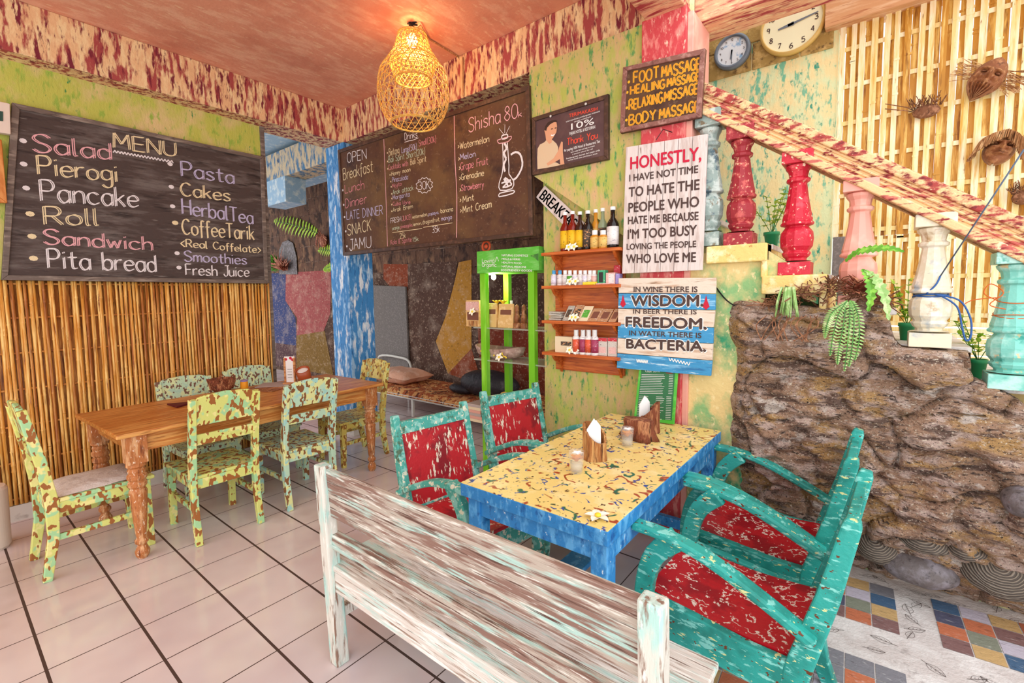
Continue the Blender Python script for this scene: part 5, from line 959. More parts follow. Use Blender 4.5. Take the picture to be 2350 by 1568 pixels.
for k in range(26):
    y=1025+k*15 if k<12 else 1035+k*15; x0=268-k*1.0; ln=rnd.uniform(70,150) if k>11 else rnd.uniform(180,225)
    mb.ribbon([cc(x0,y,.0025),cc(x0+ln,y+4,.0025)],.0022,NY)
    if k<12: mb.ribbon([cc(515,y+4,.0025),cc(552,y+6,.0025)],.0022,NY)
    else:
        mb.ribbon([cc(420-k,y+8,.0025),cc(420-k+rnd.uniform(40,80),y+10,.0025)],.0022,NY); mb.ribbon([cc(500,y+8,.0025),cc(545,y+10,.0025)],.0022,NY)
mb.build('printed_lines',m_['white'],t,world=True)
mb=MB(); c0=cc(515,1010,.003); mb.poly([c0+Vector((.022*math.cos(a),0,.009*math.sin(a))) for a in [2*math.pi*k/16 for k in range(16)]]); mb.build('printed_oval',m_['kraftdark'],t,world=True)
TT=.761
def log_holder(name,label,px,py,r_,h0,h1,ang,mat,napkin):
    c0=Zp(px,py,TT); t2=thing(name,label,'napkin holder',(c0.x,c0.y,TT),0,'rough wooden napkin holders on the yellow table'); mb=MB(); n=22; vs=[];fs=[]; rnd=random.Random(px)
    jj=[1+rnd.uniform(-.07,.07) for _ in range(n)]
    def ring(rr,zf): 
        for j in range(n): a=2*math.pi*j/n; x,y=rr*jj[j]*math.cos(a),rr*jj[j]*math.sin(a); d=math.cos(a-ang); vs.append((x,y,zf(d)))
    ring(r_*1.08,lambda d:0); ring(r_*1.0,lambda d:.03); ring(r_,lambda d:h0+(h1-h0)*(1+d)/2); ring(r_*.78,lambda d:h0+(h1-h0)*(1+d)/2); ring(r_*.74,lambda d:.02)
    for i in range(4):
        for j in range(n): fs.append((i*n+j,i*n+(j+1)%n,(i+1)*n+(j+1)%n,(i+1)*n+j))
    fs+=[tuple(range(n)),tuple(range(4*n,5*n))]; mb.add(vs,fs); mb.build('holder',m_[mat],t2)
    if napkin:
        hh=(h0+h1)/2
        for k in range(2):
            q=Vector((math.cos(ang+2.6),math.sin(ang+2.6),0))*r_*.45; sd=Vector((.8,.6,0))*r_*.55; mb=MB(); dz=Vector((.004*k-.02,.012*k,0)); mb.prism([q+dz-sd+Vector((0,0,.03)),q+dz+sd+Vector((0,0,.03)),q+dz+sd*.9+Vector((0,0,hh+.035)),q+dz+sd*.2+Vector((0,0,hh+.075-.01*k)),q+dz-sd*.9+Vector((0,0,hh+.02))],(.003,-.004,0)); mb.build('napkin',m_['white'],t2)
    return t2
log_holder('napkin_holder','pale slant-cut log cup of napkins in the middle of the yellow table',1365,1052,.058,.085,.175,R(165),'log',True)
log_holder('napkin_holder','dark slant-cut log cup of napkins in front of the green menu board',1492,990,.052,.085,.18,R(20),'drift',True)
c0=Zp(1459,1010,TT); t2=thing('driftwood_stump','gnarled red-brown wooden stump between the glass and the far napkin cup','wooden stump',(c0.x,c0.y+.03,TT)); mb=MB(); n=26; vs=[];fs=[]
for rr,z in ((1.25,0),(1.1,.03),(.95,.07),(1.0,.105),(.9,.112)):
    for j in range(n): a=2*math.pi*j/n; q=rr*(1+.16*math.sin(5*a)*(1-z*7)+.07*math.sin(9*a+1)); vs.append((.085*q*math.cos(a),.055*q*math.sin(a),z))
for i in range(4):
    for j in range(n): fs.append((i*n+j,i*n+(j+1)%n,(i+1)*n+(j+1)%n,(i+1)*n+j))
fs+=[tuple(range(n)),tuple(range(4*n,5*n))]; mb.add(vs,fs); mb.build('stump',m_['drift'],t2,smooth=True)
for px,py,lab in ((1323,1085,'glass of water with an orange flower nearest the bench, on the yellow table'),(1439,1024,'glass of water with a yellow flower beside the wooden stump')):
    c0=Zp(px,py,TT); t2=thing('drinking_glass',lab,'glass',(c0.x,c0.y,TT),0,'flower glasses on the yellow table'); MB().lathe([(.027,0),(.028,.004),(.036,.10),(.034,.10),(.026,.010)],(0,0,0),20).build('glass',m_['glassclear'],t2,smooth=True); MB().lathe([(.0255,.010),(.0285,.045),(.0005,.0451)],(0,0,0),18).build('water',m_['drinkclear'],t2,smooth=True)
    mb=MB()
    for k in range(9): a=k*.7; mb.leaf((0,0,.052),(math.cos(a),math.sin(a),.9+.3*(k%3)),(0,0,1),.040,.028,.2,4)
    mb.build('flower',m_['orangefruit'],t2)
    mb=MB()
    for k in range(5): a=k*1.25+.3; mb.leaf((.006,0,.085),(math.cos(a),math.sin(a),.6),(0,0,1),.03,.022,.2,4)
    mb.build('petals',m_['white'],t2)
c0=Zp(1372,1190,TT); plumeria('single white frangipani blossom lying at the near end of the yellow table',(c0.x,c0.y,TT),.042,None)
# brown table
TZs=.796
c0=Zp(667,882,TZs); t2=thing('menu_holder','wooden stand holding a white card with red flowers on the brown table','menu',(c0.x,c0.y,TZs),R(38)); MB().box(-.055,.055,-.035,.035,0,.02).build('base',m_['wood_x'],t2,bevel=.003)
for x in (-.05,.035): MB().box(x,x+.015,-.012,.012,.02,.24).build('upright',m_['wood_x'],t2,bevel=.002)
cd_=MB().box(-.045,.045,-.004,.004,.02,.25).build('card',m_['paper'],t2)
mb=MB()
for x,z in ((-.03,.225),(.03,.22),(.012,.235)): mb.poly([(x+.013*math.cos(a),-.0055,z+.013*math.sin(a)) for a in [k*.785 for k in range(8)]])
mb.build('printed_flowers',m_['inkred'],cd_); mb=MB()
for k in range(4): mb.add([(-.02,-.0055,.06+.025*k),(.02,-.0055,.06+.025*k),(.02,-.0055,.064+.025*k),(-.02,-.0055,.064+.025*k)],[(0,1,2,3)])
mb.build('printed_lines',m_['greyframe'],cd_)
c0=Zp(703,880,TZs); t2=thing('wooden_cup','tilted reddish bamboo cup holding white napkins on the brown table','cup',(c0.x,c0.y,TZs)); ax_=Matrix.Rotation(R(28),3,Vector((.79,.62,0))); MB().lathe([(.055,.0),(.06,.14),(.05,.14),(.045,.03)],(0,0,.012),20,ax_).build('cup',m_['cup'],t2,smooth=True); MB().lathe([(.047,.125),(.03,.13)],(0,0,.012),16,ax_).build('napkins',m_['paper'],t2)
c0=Zp(510,897,TZs); mb=MB(); rnd=random.Random(4); mb.lathe([(.06,0),(.085,.03),(.10,.10),(.09,.105),(.07,.05),(.05,.02)],(0,0,0),20)
for k in range(60): a=rnd.uniform(0,6.28); z=rnd.uniform(.01,.09); r_=.075+.25*z; mb.tube([(r_*math.cos(a),r_*math.sin(a),z),(r_*1.12*math.cos(a+.3),r_*1.12*math.sin(a+.3),z+.03),(r_*math.cos(a+.6),r_*math.sin(a+.6),z-.005)],.006,4)
o=mb.build('twig_bowl',m_['drift'],loc=(c0.x,c0.y,TZs)); tag(o,'dark brown rough bowl of woven twigs on the brown table','bowl')
c0=Zp(561,892,TZs); t2=thing('small_jar','small glass jar of yellow sauce near the twig bowl','jar',(c0.x,c0.y,TZs)); MB().lathe([(.028,0),(.032,.01),(.03,.055),(.024,.065)],(0,0,0),14).build('jar',m_['orangefruit'],t2,smooth=True); MB().lathe([(.026,.06),(.03,.075)],(0,0,0),12).build('lid',m_['boxlilac'],t2)
for px,py,a_,mt,lab in ((605,893,30,'placemat','patterned brown placemat beside the yellow jar on the brown table'),(640,884,48,'bookgrey','grey printed menu sheet left of the card stand')):
    c0=Zp(px,py,TZs); o=MB().box(-.16,.16,-.11,.11,0,.003).build('placemat' if mt=='placemat' else 'menu_sheet',m_[mt]); o.location=(c0.x,c0.y,TZs+.0008+(0.0045 if mt!='placemat' else 0)); o.rotation_euler=(0,0,R(a_)); tag(o,lab,'placemat' if mt=='placemat' else 'sheet')
c0=Zp(415,930,TZs); o=MB().prism([(-.09,-.06,0),(.09,-.05,0),(.0,.09,0)],(0,0,.012)).build('folded_napkin',m_['napkinred'],bevel=.003); o.location=(c0.x,c0.y,TZs); tag(o,'folded dark red napkin on the near part of the brown table','napkin')
# ================================================================ ROOM BEHIND: BED, BAG, PANEL, WALL PLANTS
YBd=3.85; zb=.27
x0,x1=-5.75,-2.4
t=thing('bed','low white metal bed under a brown patterned quilt','bed',(-4.1,4.25,0))
mb=MB(); mb.box(x0,x1,YBd,YBd+.035,zb-.045,zb); mb.box(x0,x1,4.60,4.635,zb-.045,zb); mb.build('side_rail',m_['steel'],t,world=True,bevel=.004)
for x in (x0+.02,-4.74,-3.4,x1-.05):
    for y in (YBd+.012,4.6): MB().box(x,x+.035,y,y+.03,0,zb-.04).build('leg',m_['steel'],t,world=True,bevel=.003)
hx=Yp(940,830,4.6).x; p=[(Yp(868,812,4.35).x-.3,4.62,.27),(Yp(868,812,4.6).x,4.62,.58),(Yp(920,806,4.62).x,4.62,.60),(Yp(940,815,4.62).x,4.62,.53),(Yp(943,840,4.62).x,4.62,.27)]
mb=MB(); mb.tube(smooth_pts(p,5),.02,8); mb.build('head_rail',m_['steel'],t,world=True,smooth=True)
mb=MB(); N_=40; rnd=random.Random(6)
for j in range(13):
    for i in range(N_+1):
        u=i/N_; v=j/12; x=x0+.02+(x1-x0-.04)*u; y=YBd-.012+(.80)*v; z=zb+.055+.018*mnoise.noise(Vector((x*5,y*5,0)))
        if j==0: z=zb-.02
        mb.v.append(Vector((x,y,z)))
for j in range(12):
    for i in range(N_): a=j*(N_+1)+i; mb.f.append([a,a+1,a+N_+2,a+N_+1]); mb.m.append(0)
mb.build('quilt',m_['quilt'],t,world=True,smooth=True)
c0=Yp(918,850,4.2); mb=MB(); n=18
for sg in (1,-1):
    k0=len(mb.v)
    for i in range(n+1):
        for j in range(n+1):
            u=-1+2*i/n; v=-1+2*j/n; mb.v.append(Vector((.42*u*(1-.08*(1-abs(v))),.27*v*(1-.08*(1-abs(u))),.10+sg*(.10*((1-u**4)*(1-v**4))**.6)+.012*mnoise.noise(Vector((u*3,v*3,sg))))))
    for i in range(n):
        for j in range(n): a=k0+i*(n+1)+j; mb.f.append([a,a+1,a+n+2,a+n+1]); mb.m.append(0)
o=mb.build('pillow',m_['pillow'],loc=(c0.x-.05,4.25,zb+.055),smooth=True); tag(o,'salmon pink pillow at the head of the low bed','pillow')
c0=Yp(1120,890,4.2); mb=MB(); mb.ball((0,0,.16),.45,.2,.17,20,10); mb.ball((-.42,-.02,.06),.22,.14,.07,12,7); o=mb.build('duffel_bag',m_['blackbag'],loc=(c0.x,4.22,zb+.06),smooth=True); tag(o,'bulky black bag lying on the bed behind the rack','bag')
P=[Yp(x,y,4.70) for x,y in ((855,655),(930,658),(938,860),(855,860))]; mb=MB(); mb.prism(P,(0,.03,0)); o=mb.build('grey_panel',m_['greypanel'],origin=tuple(P[3])); 
tag(o,'tall grey flat panel leaning on the far wall at the bed head','panel')
def fern_frond(mb,path,ll,lw,up=(0,-1,.3),k=2):
    P=smooth_pts(path,k+3); n=len(P)
    for i in range(1,n):
        d=(P[i]-P[i-1]).normalized(); s_=d.cross(Vector(up)).normalized(); q=ll*math.sin(math.pi*min(.95,.12+.85*i/n))
        for sg in (1,-1): mb.leaf(P[i],s_*sg+d*.5,up,q,lw,.15,3)
def frond(name,label,pts,Y,ll,lw,mat,dy=-.10,cat='plant'):
    P=[Yp(x,y,Y)+Vector((0,dy*k/len(pts),0)) for k,(x,y) in enumerate(pts)]; t2=thing(name,label,cat,tuple(P[0])); mb=MB(); mb.tube(smooth_pts(P,3),.006,4); mb.build('stem',m_['leafdark'],t2,world=True); mb=MB(); fern_frond(mb,P,ll,lw); mb.build('leaflets',m_[mat],t2,world=True); return t2
frond('wall_fern','bright yellow-green fern frond on the far stone wall, the topmost one',[(730,535),(705,525),(670,515),(640,508)],Yw-.02,.24,.07,'leafbright')
frond('wall_fern','small fern frond on the far stone wall under the brown husk',[(775,580),(760,575),(740,574)],Yw-.02,.14,.05,'leafbright')
frond('wall_fern','lowest little fern frond on the far wall beside the blue pillar',[(778,612),(765,612),(752,618)],Yw-.02,.12,.05,'leafbright')
P=[Yp(x,y,Yw-.03) for x,y in ((640,630),(640,575),(648,556),(660,551),(672,558),(680,590),(682,630))]; t2=thing('stone_niche','dark arched stone plaque with a reddish plant on the far wall','plaque',tuple(P[0])); mb=MB(); mb.prism(P,(0,.012,0)); mb.build('plaque',m_['rockdark'],t2,world=True,bevel=.005)
c0=Yp(655,622,Yw-.06); mb=MB(); rnd=random.Random(9)
for k in range(46): mb.leaf(c0+Vector((rnd.uniform(-.1,.12),0,rnd.uniform(0,.12))),(rnd.uniform(-.7,.7),-.6,rnd.uniform(.1,1.2)),(0,-1,.2),rnd.uniform(.15,.34),.05,.5,3)
mb.build('reddish_leaves',m_['brom'],t2,world=True)
c0=Yp(628,618,Yw-.1); mb=MB()
for k in range(120): mb.leaf(c0+Vector((rnd.uniform(-.14,.14),rnd.uniform(-.05,.05),rnd.uniform(-.05,.25))),(rnd.uniform(-1,1),rnd.uniform(-1,.2),rnd.uniform(.1,1)),(0,0,1),rnd.uniform(.06,.13),.05,.3,3)
o=mb.build('green_shrub',m_['leaf'],origin=tuple(c0)); tag(o,'small bushy green plant on top of the navy mural, far wall','plant')
c0=Yp(742,553,Yw-.06); mb=MB(); mb.ball((0,0,0),.10,.07,.12,10,7)
for k in range(16): a=rnd.uniform(0,6.3); mb.tube([(0,0,.05),(.12*math.cos(a),-.06,.05+.14*abs(math.sin(a))),(.2*math.cos(a),-.05,.18*math.sin(a))],.008,4)
o=mb.build('husk_mask',m_['brom'],loc=tuple(c0)); tag(o,'reddish coconut husk hung on the far stone wall','ornament')
# ================================================================ CLOCKS, MASKS, TWIGS ON THE STAIR WALL
def clock(label,px,py,rpx,rim,face,hands,nums,rimw=.16,Y=Yc-.03):
    c0=Yp(px,py,Y); r_=(Yp(px,py+rpx,Y)-c0).length; t2=thing('wall_clock',label,'clock',(c0.x,Y,c0.z)); ax=Matrix.Rotation(R(90),3,'X')
    MB().lathe([(r_*.9,-.018),(r_,-.01),(r_,.02),(r_*.93,.034),(r_*(1-rimw),.03),(r_*(1-rimw),.015)],(0,0,0),48,ax).build('rim',m_[rim],t2,smooth=True)
    fc=MB().lathe([(r_*(1-rimw*.9),.0),(r_*(1-rimw*.9),.018)],(0,0,0),48,ax).build('face',m_[face],t2)
    for nm,ang,l,wd in hands:
        d=Vector((math.sin(R(ang)),0,math.cos(R(ang)))); q=Vector((d.z,0,-d.x)); mb=MB(); b=Vector((0,-.022,0)); mb.prism([b-d*l*r_*.15-q*wd,b+d*l*r_-q*wd*.4,b+d*l*r_+q*wd*.4,b-d*l*r_*.15+q*wd],(0,.002,0)); mb.build(nm,m_['clockgrey'],t2)
    for k in range(1,13):
        a=R(30*k); rr=r_*(1-rimw)*.80; c1=Vector((rr*math.sin(a),-.0185,rr*math.cos(a))); s_=str(k); h_=r_*nums; mb=MB(); st,tw=strokes(s_,0)
        for pth in st: mb.ribbon([c1+Vector(((p.x-tw/2)/10*h_,0,(p.y-5)/10*h_)) for p in pth],h_*.16,NY)
        mb.build('numeral',m_['inkbrown'],fc)
    return t2
clock('small round clock with a grey rim and bluish face left of the big clock',1681,120,40,'clockgrey','clockblue',(('hour_hand',190,.45,.006),('minute_hand',180,.6,.005)),.12,.2)
clock('large round cream clock with a gold edge partly behind the red beam',1818,58,68,'clockgold','clockcream',(('hour_hand',262,.42,.012),('minute_hand',80,.78,.008)),.17,.10)
def cv_(px,py,Y=Yc-.06): return Yp(px,py,Y)
def mask(label,px,py,wpx,hpx,tilt,beard,hairmat):
    c0=cv_(px,py); k_=(cv_(px+50,py)-c0).length/50; w_=wpx*k_/2; h_=hpx*k_/2; t2=thing('carved_mask',label,'mask',tuple(c0),0,'carved masks on the bamboo wall'); rot=Matrix.Rotation(R(tilt),3,'Y'); mb=MB(); n=48;m=52
    def shp(u,v):                                                       # u across -1..1, v up -1..1
        width=w_*math.sqrt(max(0,1-v*v))**(.75 if v>0 else (2.4 if beard else 1.1)); x=u*width; z=v*h_; d=math.sqrt(max(0,1-u*u))*.085*(1-.35*abs(v))
        d+=.06*math.exp(-(u/.16)**2)*math.exp(-((v-.12)/.26)**2)                                     # nose
        d-=.034*(math.exp(-((abs(u)-.42)/.18)**2)*math.exp(-((v-.26)/.09)**2))                        # eye sockets
        d+=.03*math.exp(-((v-.40)/.06)**2)*math.exp(-((abs(u)-.38)/.3)**2)                           # brow
        d+=.026*math.exp(-((abs(u)-.45)/.2)**2)*math.exp(-((v+.02)/.14)**2)                           # cheeks
        d+=.028*math.exp(-(u/.42)**2)*(math.exp(-((v+.23)/.045)**2)+math.exp(-((v+.36)/.05)**2))      # lips
        if beard and v<-.3: d+=.012*math.sin(u*26)
        return rot@Vector((x,-d,z))
    vs=[];fs=[]
    for i in range(m+1):
        for j in range(n+1): vs.append(shp(-1+2*j/n,-.995+1.99*i/m))
    for i in range(m):
        for j in range(n): a=i*(n+1)+j; fs.append((a,a+1,a+n+2,a+n+1))
    mb.add(vs,fs); mb.build('face',m_['carved'],t2,smooth=True)
    rnd=random.Random(px)
    mb=MB()
    for sg in (1,-1):
        b=rot@Vector((sg*.42*w_,-.075,.26*h_)); mb.ball(b+Vector((0,.012,0)),.15*w_,.012,.035*h_,8,5,rot)
    mb.build('eyes',m_['root'],t2,smooth=True)
    mb=MB()
    if hairmat:
        for k in range(320):
            a=rnd.uniform(-2.0,1.3); p0=rot@Vector((w_*.75*math.sin(a),-.05*math.cos(a)-.01,h_*(.55+.5*math.cos(a)))); dr=rot@Vector((.8*math.sin(a)*w_,rnd.uniform(-.05,.0),-1.25*h_*(.35+.65*abs(math.sin(a))))); mb.tube([p0,p0+dr*.4+Vector((.02*math.sin(a),-.02,.02)),p0+dr*rnd.uniform(.7,1.15)],rnd.uniform(.002,.004),3,False)
    else:
        for k in range(60): a=rnd.uniform(.9,2.3)*(1 if k%3 else -1); p0=rot@Vector((w_*.9*math.sin(a),-.01,h_*.6*math.cos(a)+h_*.3)); mb.tube([p0,p0+rot@Vector((.10*math.sin(a),-.02,rnd.uniform(-.05,.03)))],.0022,3,False)
    mb.build('fibre_hair',m_['husk'],t2)
mask('bearded carved wooden mask with a pointed chin high on the bamboo wall',2260,188,84,124,30,True,False)
mask('round carved mask with shaggy husk hair below the bearded mask',2292,346,78,96,18,False,True)
def twig(label,px,py,ln,seed,tails):
    c0=cv_(px,py,Yc-.03); rnd=random.Random(seed); t2=thing('root_ornament',label,'ornament',tuple(c0),0,'dry root ornaments on the bamboo wall'); mb=MB(); mb.ball((0,-.02,0),ln*.5,.03,.04,10,6); mb.build('body',m_['root'],t2); mb=MB()
    for k in range(46): p0=Vector((rnd.uniform(-.5,.5)*ln,-.03,.02)); mb.tube([p0,p0+Vector((rnd.uniform(-.05,.03),rnd.uniform(-.05,0),rnd.uniform(.02,.07)))],.0022,3,False)
    for k in range(tails): mb.tube([(-.3*ln,-.02,.0),(-.7*ln,-.04,.02+.02*k),(-1.5*ln,-.03,.06+.03*k)],.003,4)
    mb.build('root_hairs',m_['root'],t2)
twig('bristly dry root with two long feelers left of the bearded mask',2125,258,.13,5,2); twig('bristly dry root at the right edge above the handrail',2345,455,.09,6,0)
# ================================================================ ROPES
def rope(name,label,paths,rad,mat):
    mb=MB()
    for P in paths: mb.tube(smooth_pts(P,5),rad,5)
    tag(mb.build(name,m_[mat],smooth=True),label,'rope')
bxx,byy=.190,SY+.03
def loopat(z,r_,x=bxx,y=byy,ph=0,dz=.015): return [(x+r_*math.cos(a+ph),y+r_*math.sin(a+ph),z+dz*math.sin(a)) for a in [2*math.pi*k/12 for k in range(13)]]
k1=Vector((.215,byy-.062,1.63))
rope('washing_line','grey-blue line stretched from the upper right to the cream baluster',[[tuple(k1),tuple(Yp(2350,343,2.5))]],.003,'ropegrey')
rope('blue_rope','blue rope knotted round the cream baluster with a hanging loop',[loopat(1.63,.052),loopat(1.625,.054,dz=-.02),loopat(1.545,.062,dz=.01),loopat(1.535,.064,dz=-.012),loopat(1.525,.066,dz=.02),[tuple(k1),(.20,byy-.075,1.59),(.17,byy-.07,1.55)],[(.20,byy-.068,1.545),(.28,byy-.08,1.52),(.32,byy-.08,1.44),(.325,byy-.08,1.36),(.31,byy-.08,1.34),(.295,byy-.08,1.40),(.275,byy-.08,1.49),(.22,byy-.07,1.54)]],.0038,'rope')
rope('orange_string','tangled orange string tied round the turquoise baluster',[loopat(1.455,.062,.462),loopat(1.45,.064,.462,dz=-.006),loopat(1.52,.056,.462),[(.40,byy-.05,1.52),(.36,byy-.06,1.55),(.38,byy-.06,1.59),(.42,byy-.06,1.55),(.38,byy-.06,1.50),(.43,byy-.06,1.48)],[(.40,byy-.06,1.53),(.33,byy-.05,1.52),(.30,byy-.05,1.50)]],.0022,'ropeorange')
# ================================================================ PLANTS ON THE ROCK AND THE STEPS
RY=2.83
rnd=random.Random(31); mb=MB(); c0=Yp(1890,690,RY)
for k in range(420):
    u=rnd.random(); px=1745+u*290; ph=700-58*math.sin(math.pi*min(1,max(0,(u-.08)/.95)))*rnd.random()**.6; p=Yp(px,ph,RY+rnd.uniform(-.05,.12)); d=Vector((rnd.uniform(-1,1),rnd.uniform(-.8,.5),rnd.uniform(-.5,.6)))*rnd.uniform(.03,.10)
    mb.tube([p,p+d*.5+Vector((0,0,rnd.uniform(-.015,.02))),p+d],rnd.uniform(.0018,.0042),3,False)
for k in range(14): p=Yp(1760+k*9,725,RY-.03); mb.tube(smooth_pts([p,p+Vector((rnd.uniform(-.05,.03),-.03,-.05)),p+Vector((rnd.uniform(-.12,.05),-.03,-.13))],3),.003,3,False)
o=mb.build('root_tangle',m_['root'],origin=tuple(c0)); tag(o,'tangle of dry brown roots on top of the rock face','roots',kind='stuff')
def tuft(name,label,px,py,n,ln,wd,mat,spread,upz,seed,Y=RY-.02,bend=.5,cat='plant'):
    c0=Yp(px,py,Y); rnd=random.Random(seed); mb=MB()
    for k in range(n): mb.leaf(c0+Vector((rnd.uniform(-.012,.012),0,0)),(rnd.uniform(-spread,spread),rnd.uniform(-1,.3)*spread,upz+rnd.uniform(-.2,.4)),(0,0,1),ln*rnd.uniform(.6,1.1),wd,bend,4)
    o=mb.build(name,m_[mat],origin=tuple(c0)); return tag(o,label,cat)
tuft('bromeliad','reddish brown bromeliad rosette on the rock before the pink baluster',1968,672,26,.11,.026,'brom',1.0,.5,3)
rnd=random.Random(17); mb=MB(); c0=Yp(1808,668,RY-.06)
for k in range(22): x=rnd.uniform(-.03,.03); p=c0+Vector((x,rnd.uniform(-.02,.02),0)); mb.tube(smooth_pts([p+Vector((0,0,.02)),p+Vector((x*.5,-.02,-.05)),p+Vector((x*.9+rnd.uniform(-.01,.01),-.01,-.12*rnd.uniform(.7,1.15)))],3),[.006,.006,.005,.005,.005,.004,.003],5)
tag(mb.build('succulent',m_['leafpale'],origin=tuple(c0),smooth=True),'pale green finger-leaved succulent hanging on the left of the root tangle','plant')
t=thing('hanging_fern','pale green fern hanging down the middle of the rock face','plant',tuple(Yp(1945,690,RY-.09)))
st=MB(); lf=MB()
for pts in ([(1945,690),(1925,720),(1912,770),(1905,815)],[(1950,690),(1950,730),(1945,790),(1938,850)],[(1955,690),(1970,725),(1972,780),(1962,825)],[(1945,692),(1912,715),(1898,745),(1893,775)],[(1952,690),(1960,740),(1955,800),(1948,840)],[(1942,690),(1935,750),(1925,800),(1922,835)]):
    P=[Yp(x,y,RY-.09-.02*math.sin(k)) for k,(x,y) in enumerate(pts)]; st.tube(smooth_pts(P,3),.0028,4,False); fern_frond(lf,P,.024,.008,(0,-1,.2),4)
st.build('stems',m_['leafdark'],t,world=True); lf.build('leaflets',m_['leafpale'],t,world=True)
def blade(name,label,pts,wd,mat,Y=RY-.06):
    P=smooth_pts([Yp(x,y,Y-.02*k) for k,(x,y) in enumerate(pts)],6); n=len(P); mb=MB(); vs=[];fs=[]
    for i,p in enumerate(P):
        d=(P[min(i+1,n-1)]-P[max(i-1,0)]).normalized(); s_=d.cross(Vector((0,-.75,.66))).normalized(); q=wd*math.sin(math.pi*min(.98,.08+.9*i/n))*(1+(.28 if i%2 else -.28)); vs+=[p+s_*q,p+Vector((0,.004,0)),p-s_*q]
    for i in range(n-1): a=3*i; fs+=[(a,a+1,a+4,a+3),(a+1,a+2,a+5,a+4)]
    mb.add(vs,fs); o=mb.build(name,m_[mat],origin=tuple(P[0]),solid=.002); return tag(o,label,'plant')
blade('arching_leaf','long notched green leaf arching to the right over the bromeliad',[(1940,600),(1965,580),(2000,572),(2040,570),(2075,578)],.022,'leaf')
blade('notched_leaf','notched pale leaf drooping down the rock top, right one',[(1985,620),(2010,640),(2030,680),(2040,735)],.02,'leafpale')
blade('notched_leaf','notched green leaf drooping beside the bromeliad, left one',[(1978,618),(1995,640),(2000,675),(1992,715)],.02,'leaf')
def pot(label,px,py_top,py_bot,wpx,Y,seed,n=40):
    a=Yp(px-wpx/2,py_bot,Y);b=Yp(px+wpx/2,py_bot,Y);zt_=Yp(px,py_top,Y).z; r_=(b-a).length/2; h_=zt_-a.z; t2=thing('plant_pot',label,'potted plant',((a.x+b.x)/2,Y,a.z),0,'green pots on the steps'); MB().lathe([(r_*.72,0),(r_*.95,h_*.8),(r_*1.06,h_*.8),(r_*1.06,h_),(r_*.95,h_),(r_*.9,h_*.85)],(0,0,0),20).build('pot',m_['potgreen'],t2,smooth=True); MB().lathe([(r_*.9,h_*.85),(r_*.89,h_*.87)],(0,0,0),16).build('soil',m_['soil'],t2)
    rnd=random.Random(seed); mb=MB(); sb=MB()
    for k in range(7):
        a_=rnd.uniform(0,6.3); e=Vector((.10*math.cos(a_),.05*math.sin(a_),rnd.uniform(.10,.24))); P=smooth_pts([(0,0,h_*.85),e*.5+Vector((0,0,h_)),e+Vector((0,0,h_))],3); sb.tube(P,.002,3,False)
        for q in P[2:]:
            for j in range(3): mb.leaf(q,(rnd.uniform(-1,1),rnd.uniform(-1,1),rnd.uniform(-.1,.8)),(0,0,1),rnd.uniform(.02,.045),.022,.3,3)
    sb.build('stems',m_['leafdark'],t2); mb.build('leaves',m_['leafbright'],t2)
def tread_y(x):
    for a,b,z in tread:
        if a<=x<b: return z
    return 1
for lab,px,Y,wpx,sd in (('green pot with a leafy plant left of the bright red baluster',1770,3.25,36,3),('green pot with a leafy plant left of the cream baluster',2080,3.25,40,4),('green pot with a straggly plant between cream and turquoise balusters',2243,3.2,44,5),('green pot with a plant at the right edge beside the turquoise baluster',2345,3.2,40,8)):
    x=Yp(px,700,Y).x; z=tread_y(x); s_=(Yp(px+50,700,Y).x-x)/50; r_=wpx*s_/2; t2=None
    yb=700; 
    # base on the tread
    lo,hi=300,1100
    for _ in range(30):
        mid=(lo+hi)/2
        if Yp(px,mid,Y).z>z: lo=mid
        else: hi=mid
    pot(lab,px,lo-wpx*1.0,lo,wpx,Y,sd)
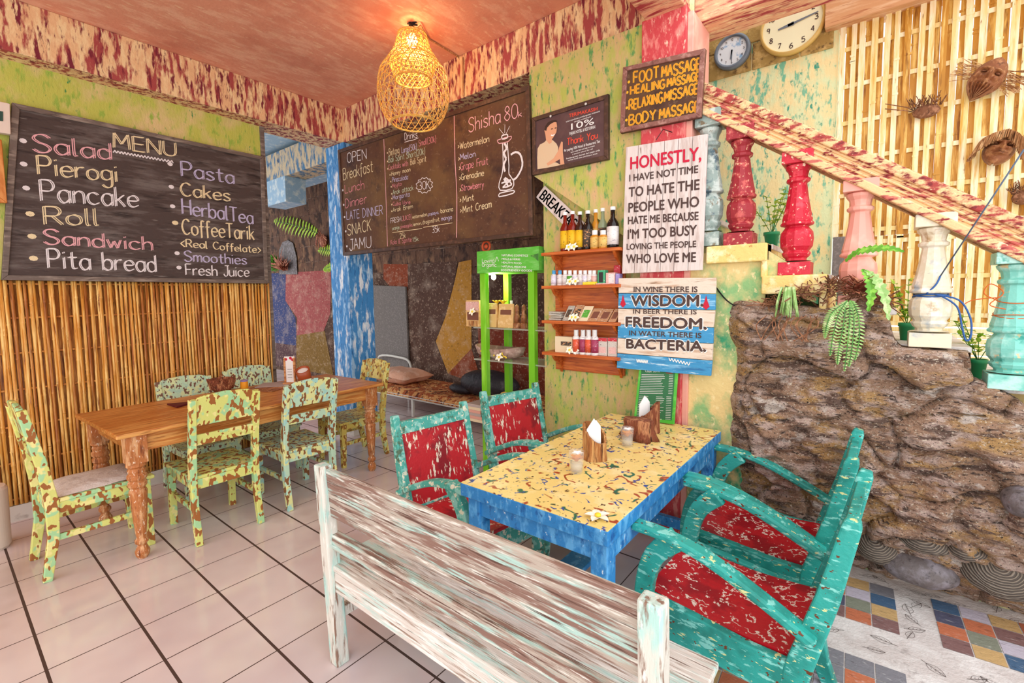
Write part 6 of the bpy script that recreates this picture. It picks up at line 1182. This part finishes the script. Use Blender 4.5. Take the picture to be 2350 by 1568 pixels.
# ================================================================ STONES AT THE FOOT OF THE ROCK
def stone(name,label,px,py,wpx,hpx,mat,rib=False,Y=3.02,seed=1):
    Y-=.05
    c0=Yp(px,py,Y); k_=(Yp(px+50,py,Y)-c0).length/50; w_,h_=wpx*k_/2,hpx*k_/2; mb=MB(); n=60 if rib else 30; m=40 if rib else 18; vs=[];fs=[]
    for i in range(m+1):
        t_=-math.pi/2+math.pi*i/m
        for j in range(n):
            a=2*math.pi*j/n; rr=1+.05*mnoise.noise(Vector((math.cos(a)*1.5+seed,math.sin(t_)*1.5,math.sin(a)*1.5)))
            x,y,z=w_*math.cos(t_)*math.cos(a),.10*math.cos(t_)*math.sin(a),h_*math.sin(t_)
            if rib:
                d=math.hypot(x/w_,(z-h_*.35)/h_); rr+=.02*math.sin(d*30)
            vs.append((x*rr,y*rr,z*rr))
    for i in range(m):
        for j in range(n): fs.append((i*n+j,i*n+(j+1)%n,(i+1)*n+(j+1)%n,(i+1)*n+j))
    mb.add(vs,fs); o=mb.build(name,m_[mat],loc=tuple(c0),smooth=True); return tag(o,label,'stone','stones set in the foot of the rock face')
mb=MB(); mb.tube(smooth_pts([Yp(1640,655,2.893),Yp(1668,690,2.89),Yp(1700,706,2.885),Yp(1740,700,2.86)],4),.004,5); tag(mb.build('cable',m_['black']),'thin black cable crossing the green plaster right of the striped sign','cable')
stone('boulder','smooth dark grey oval boulder at the foot of the rock face',2108,1305,176,96,'rockdark',False,3.01,2)
stone('ribbed_stone','large ribbed fossil-like stone at the lower right corner of the rock',2300,1318,210,150,'ribstone',True,3.01,3)
stone('ribbed_stone','ribbed stone bump above the oval boulder',2120,1240,130,64,'ribstone',True,2.985,4)
stone('ribbed_stone','small ribbed stone left of the oval boulder under the armchair back',2015,1255,110,90,'ribstone',True,3.03,5)
stone('ribbed_stone','low ribbed stone between the bump and the large ribbed stone',2215,1258,100,56,'ribstone',True,2.985,6)
stone('boulder','dark rounded stone set in the rock at the right edge',2345,1152,100,96,'rockdark',False,2.82,7)
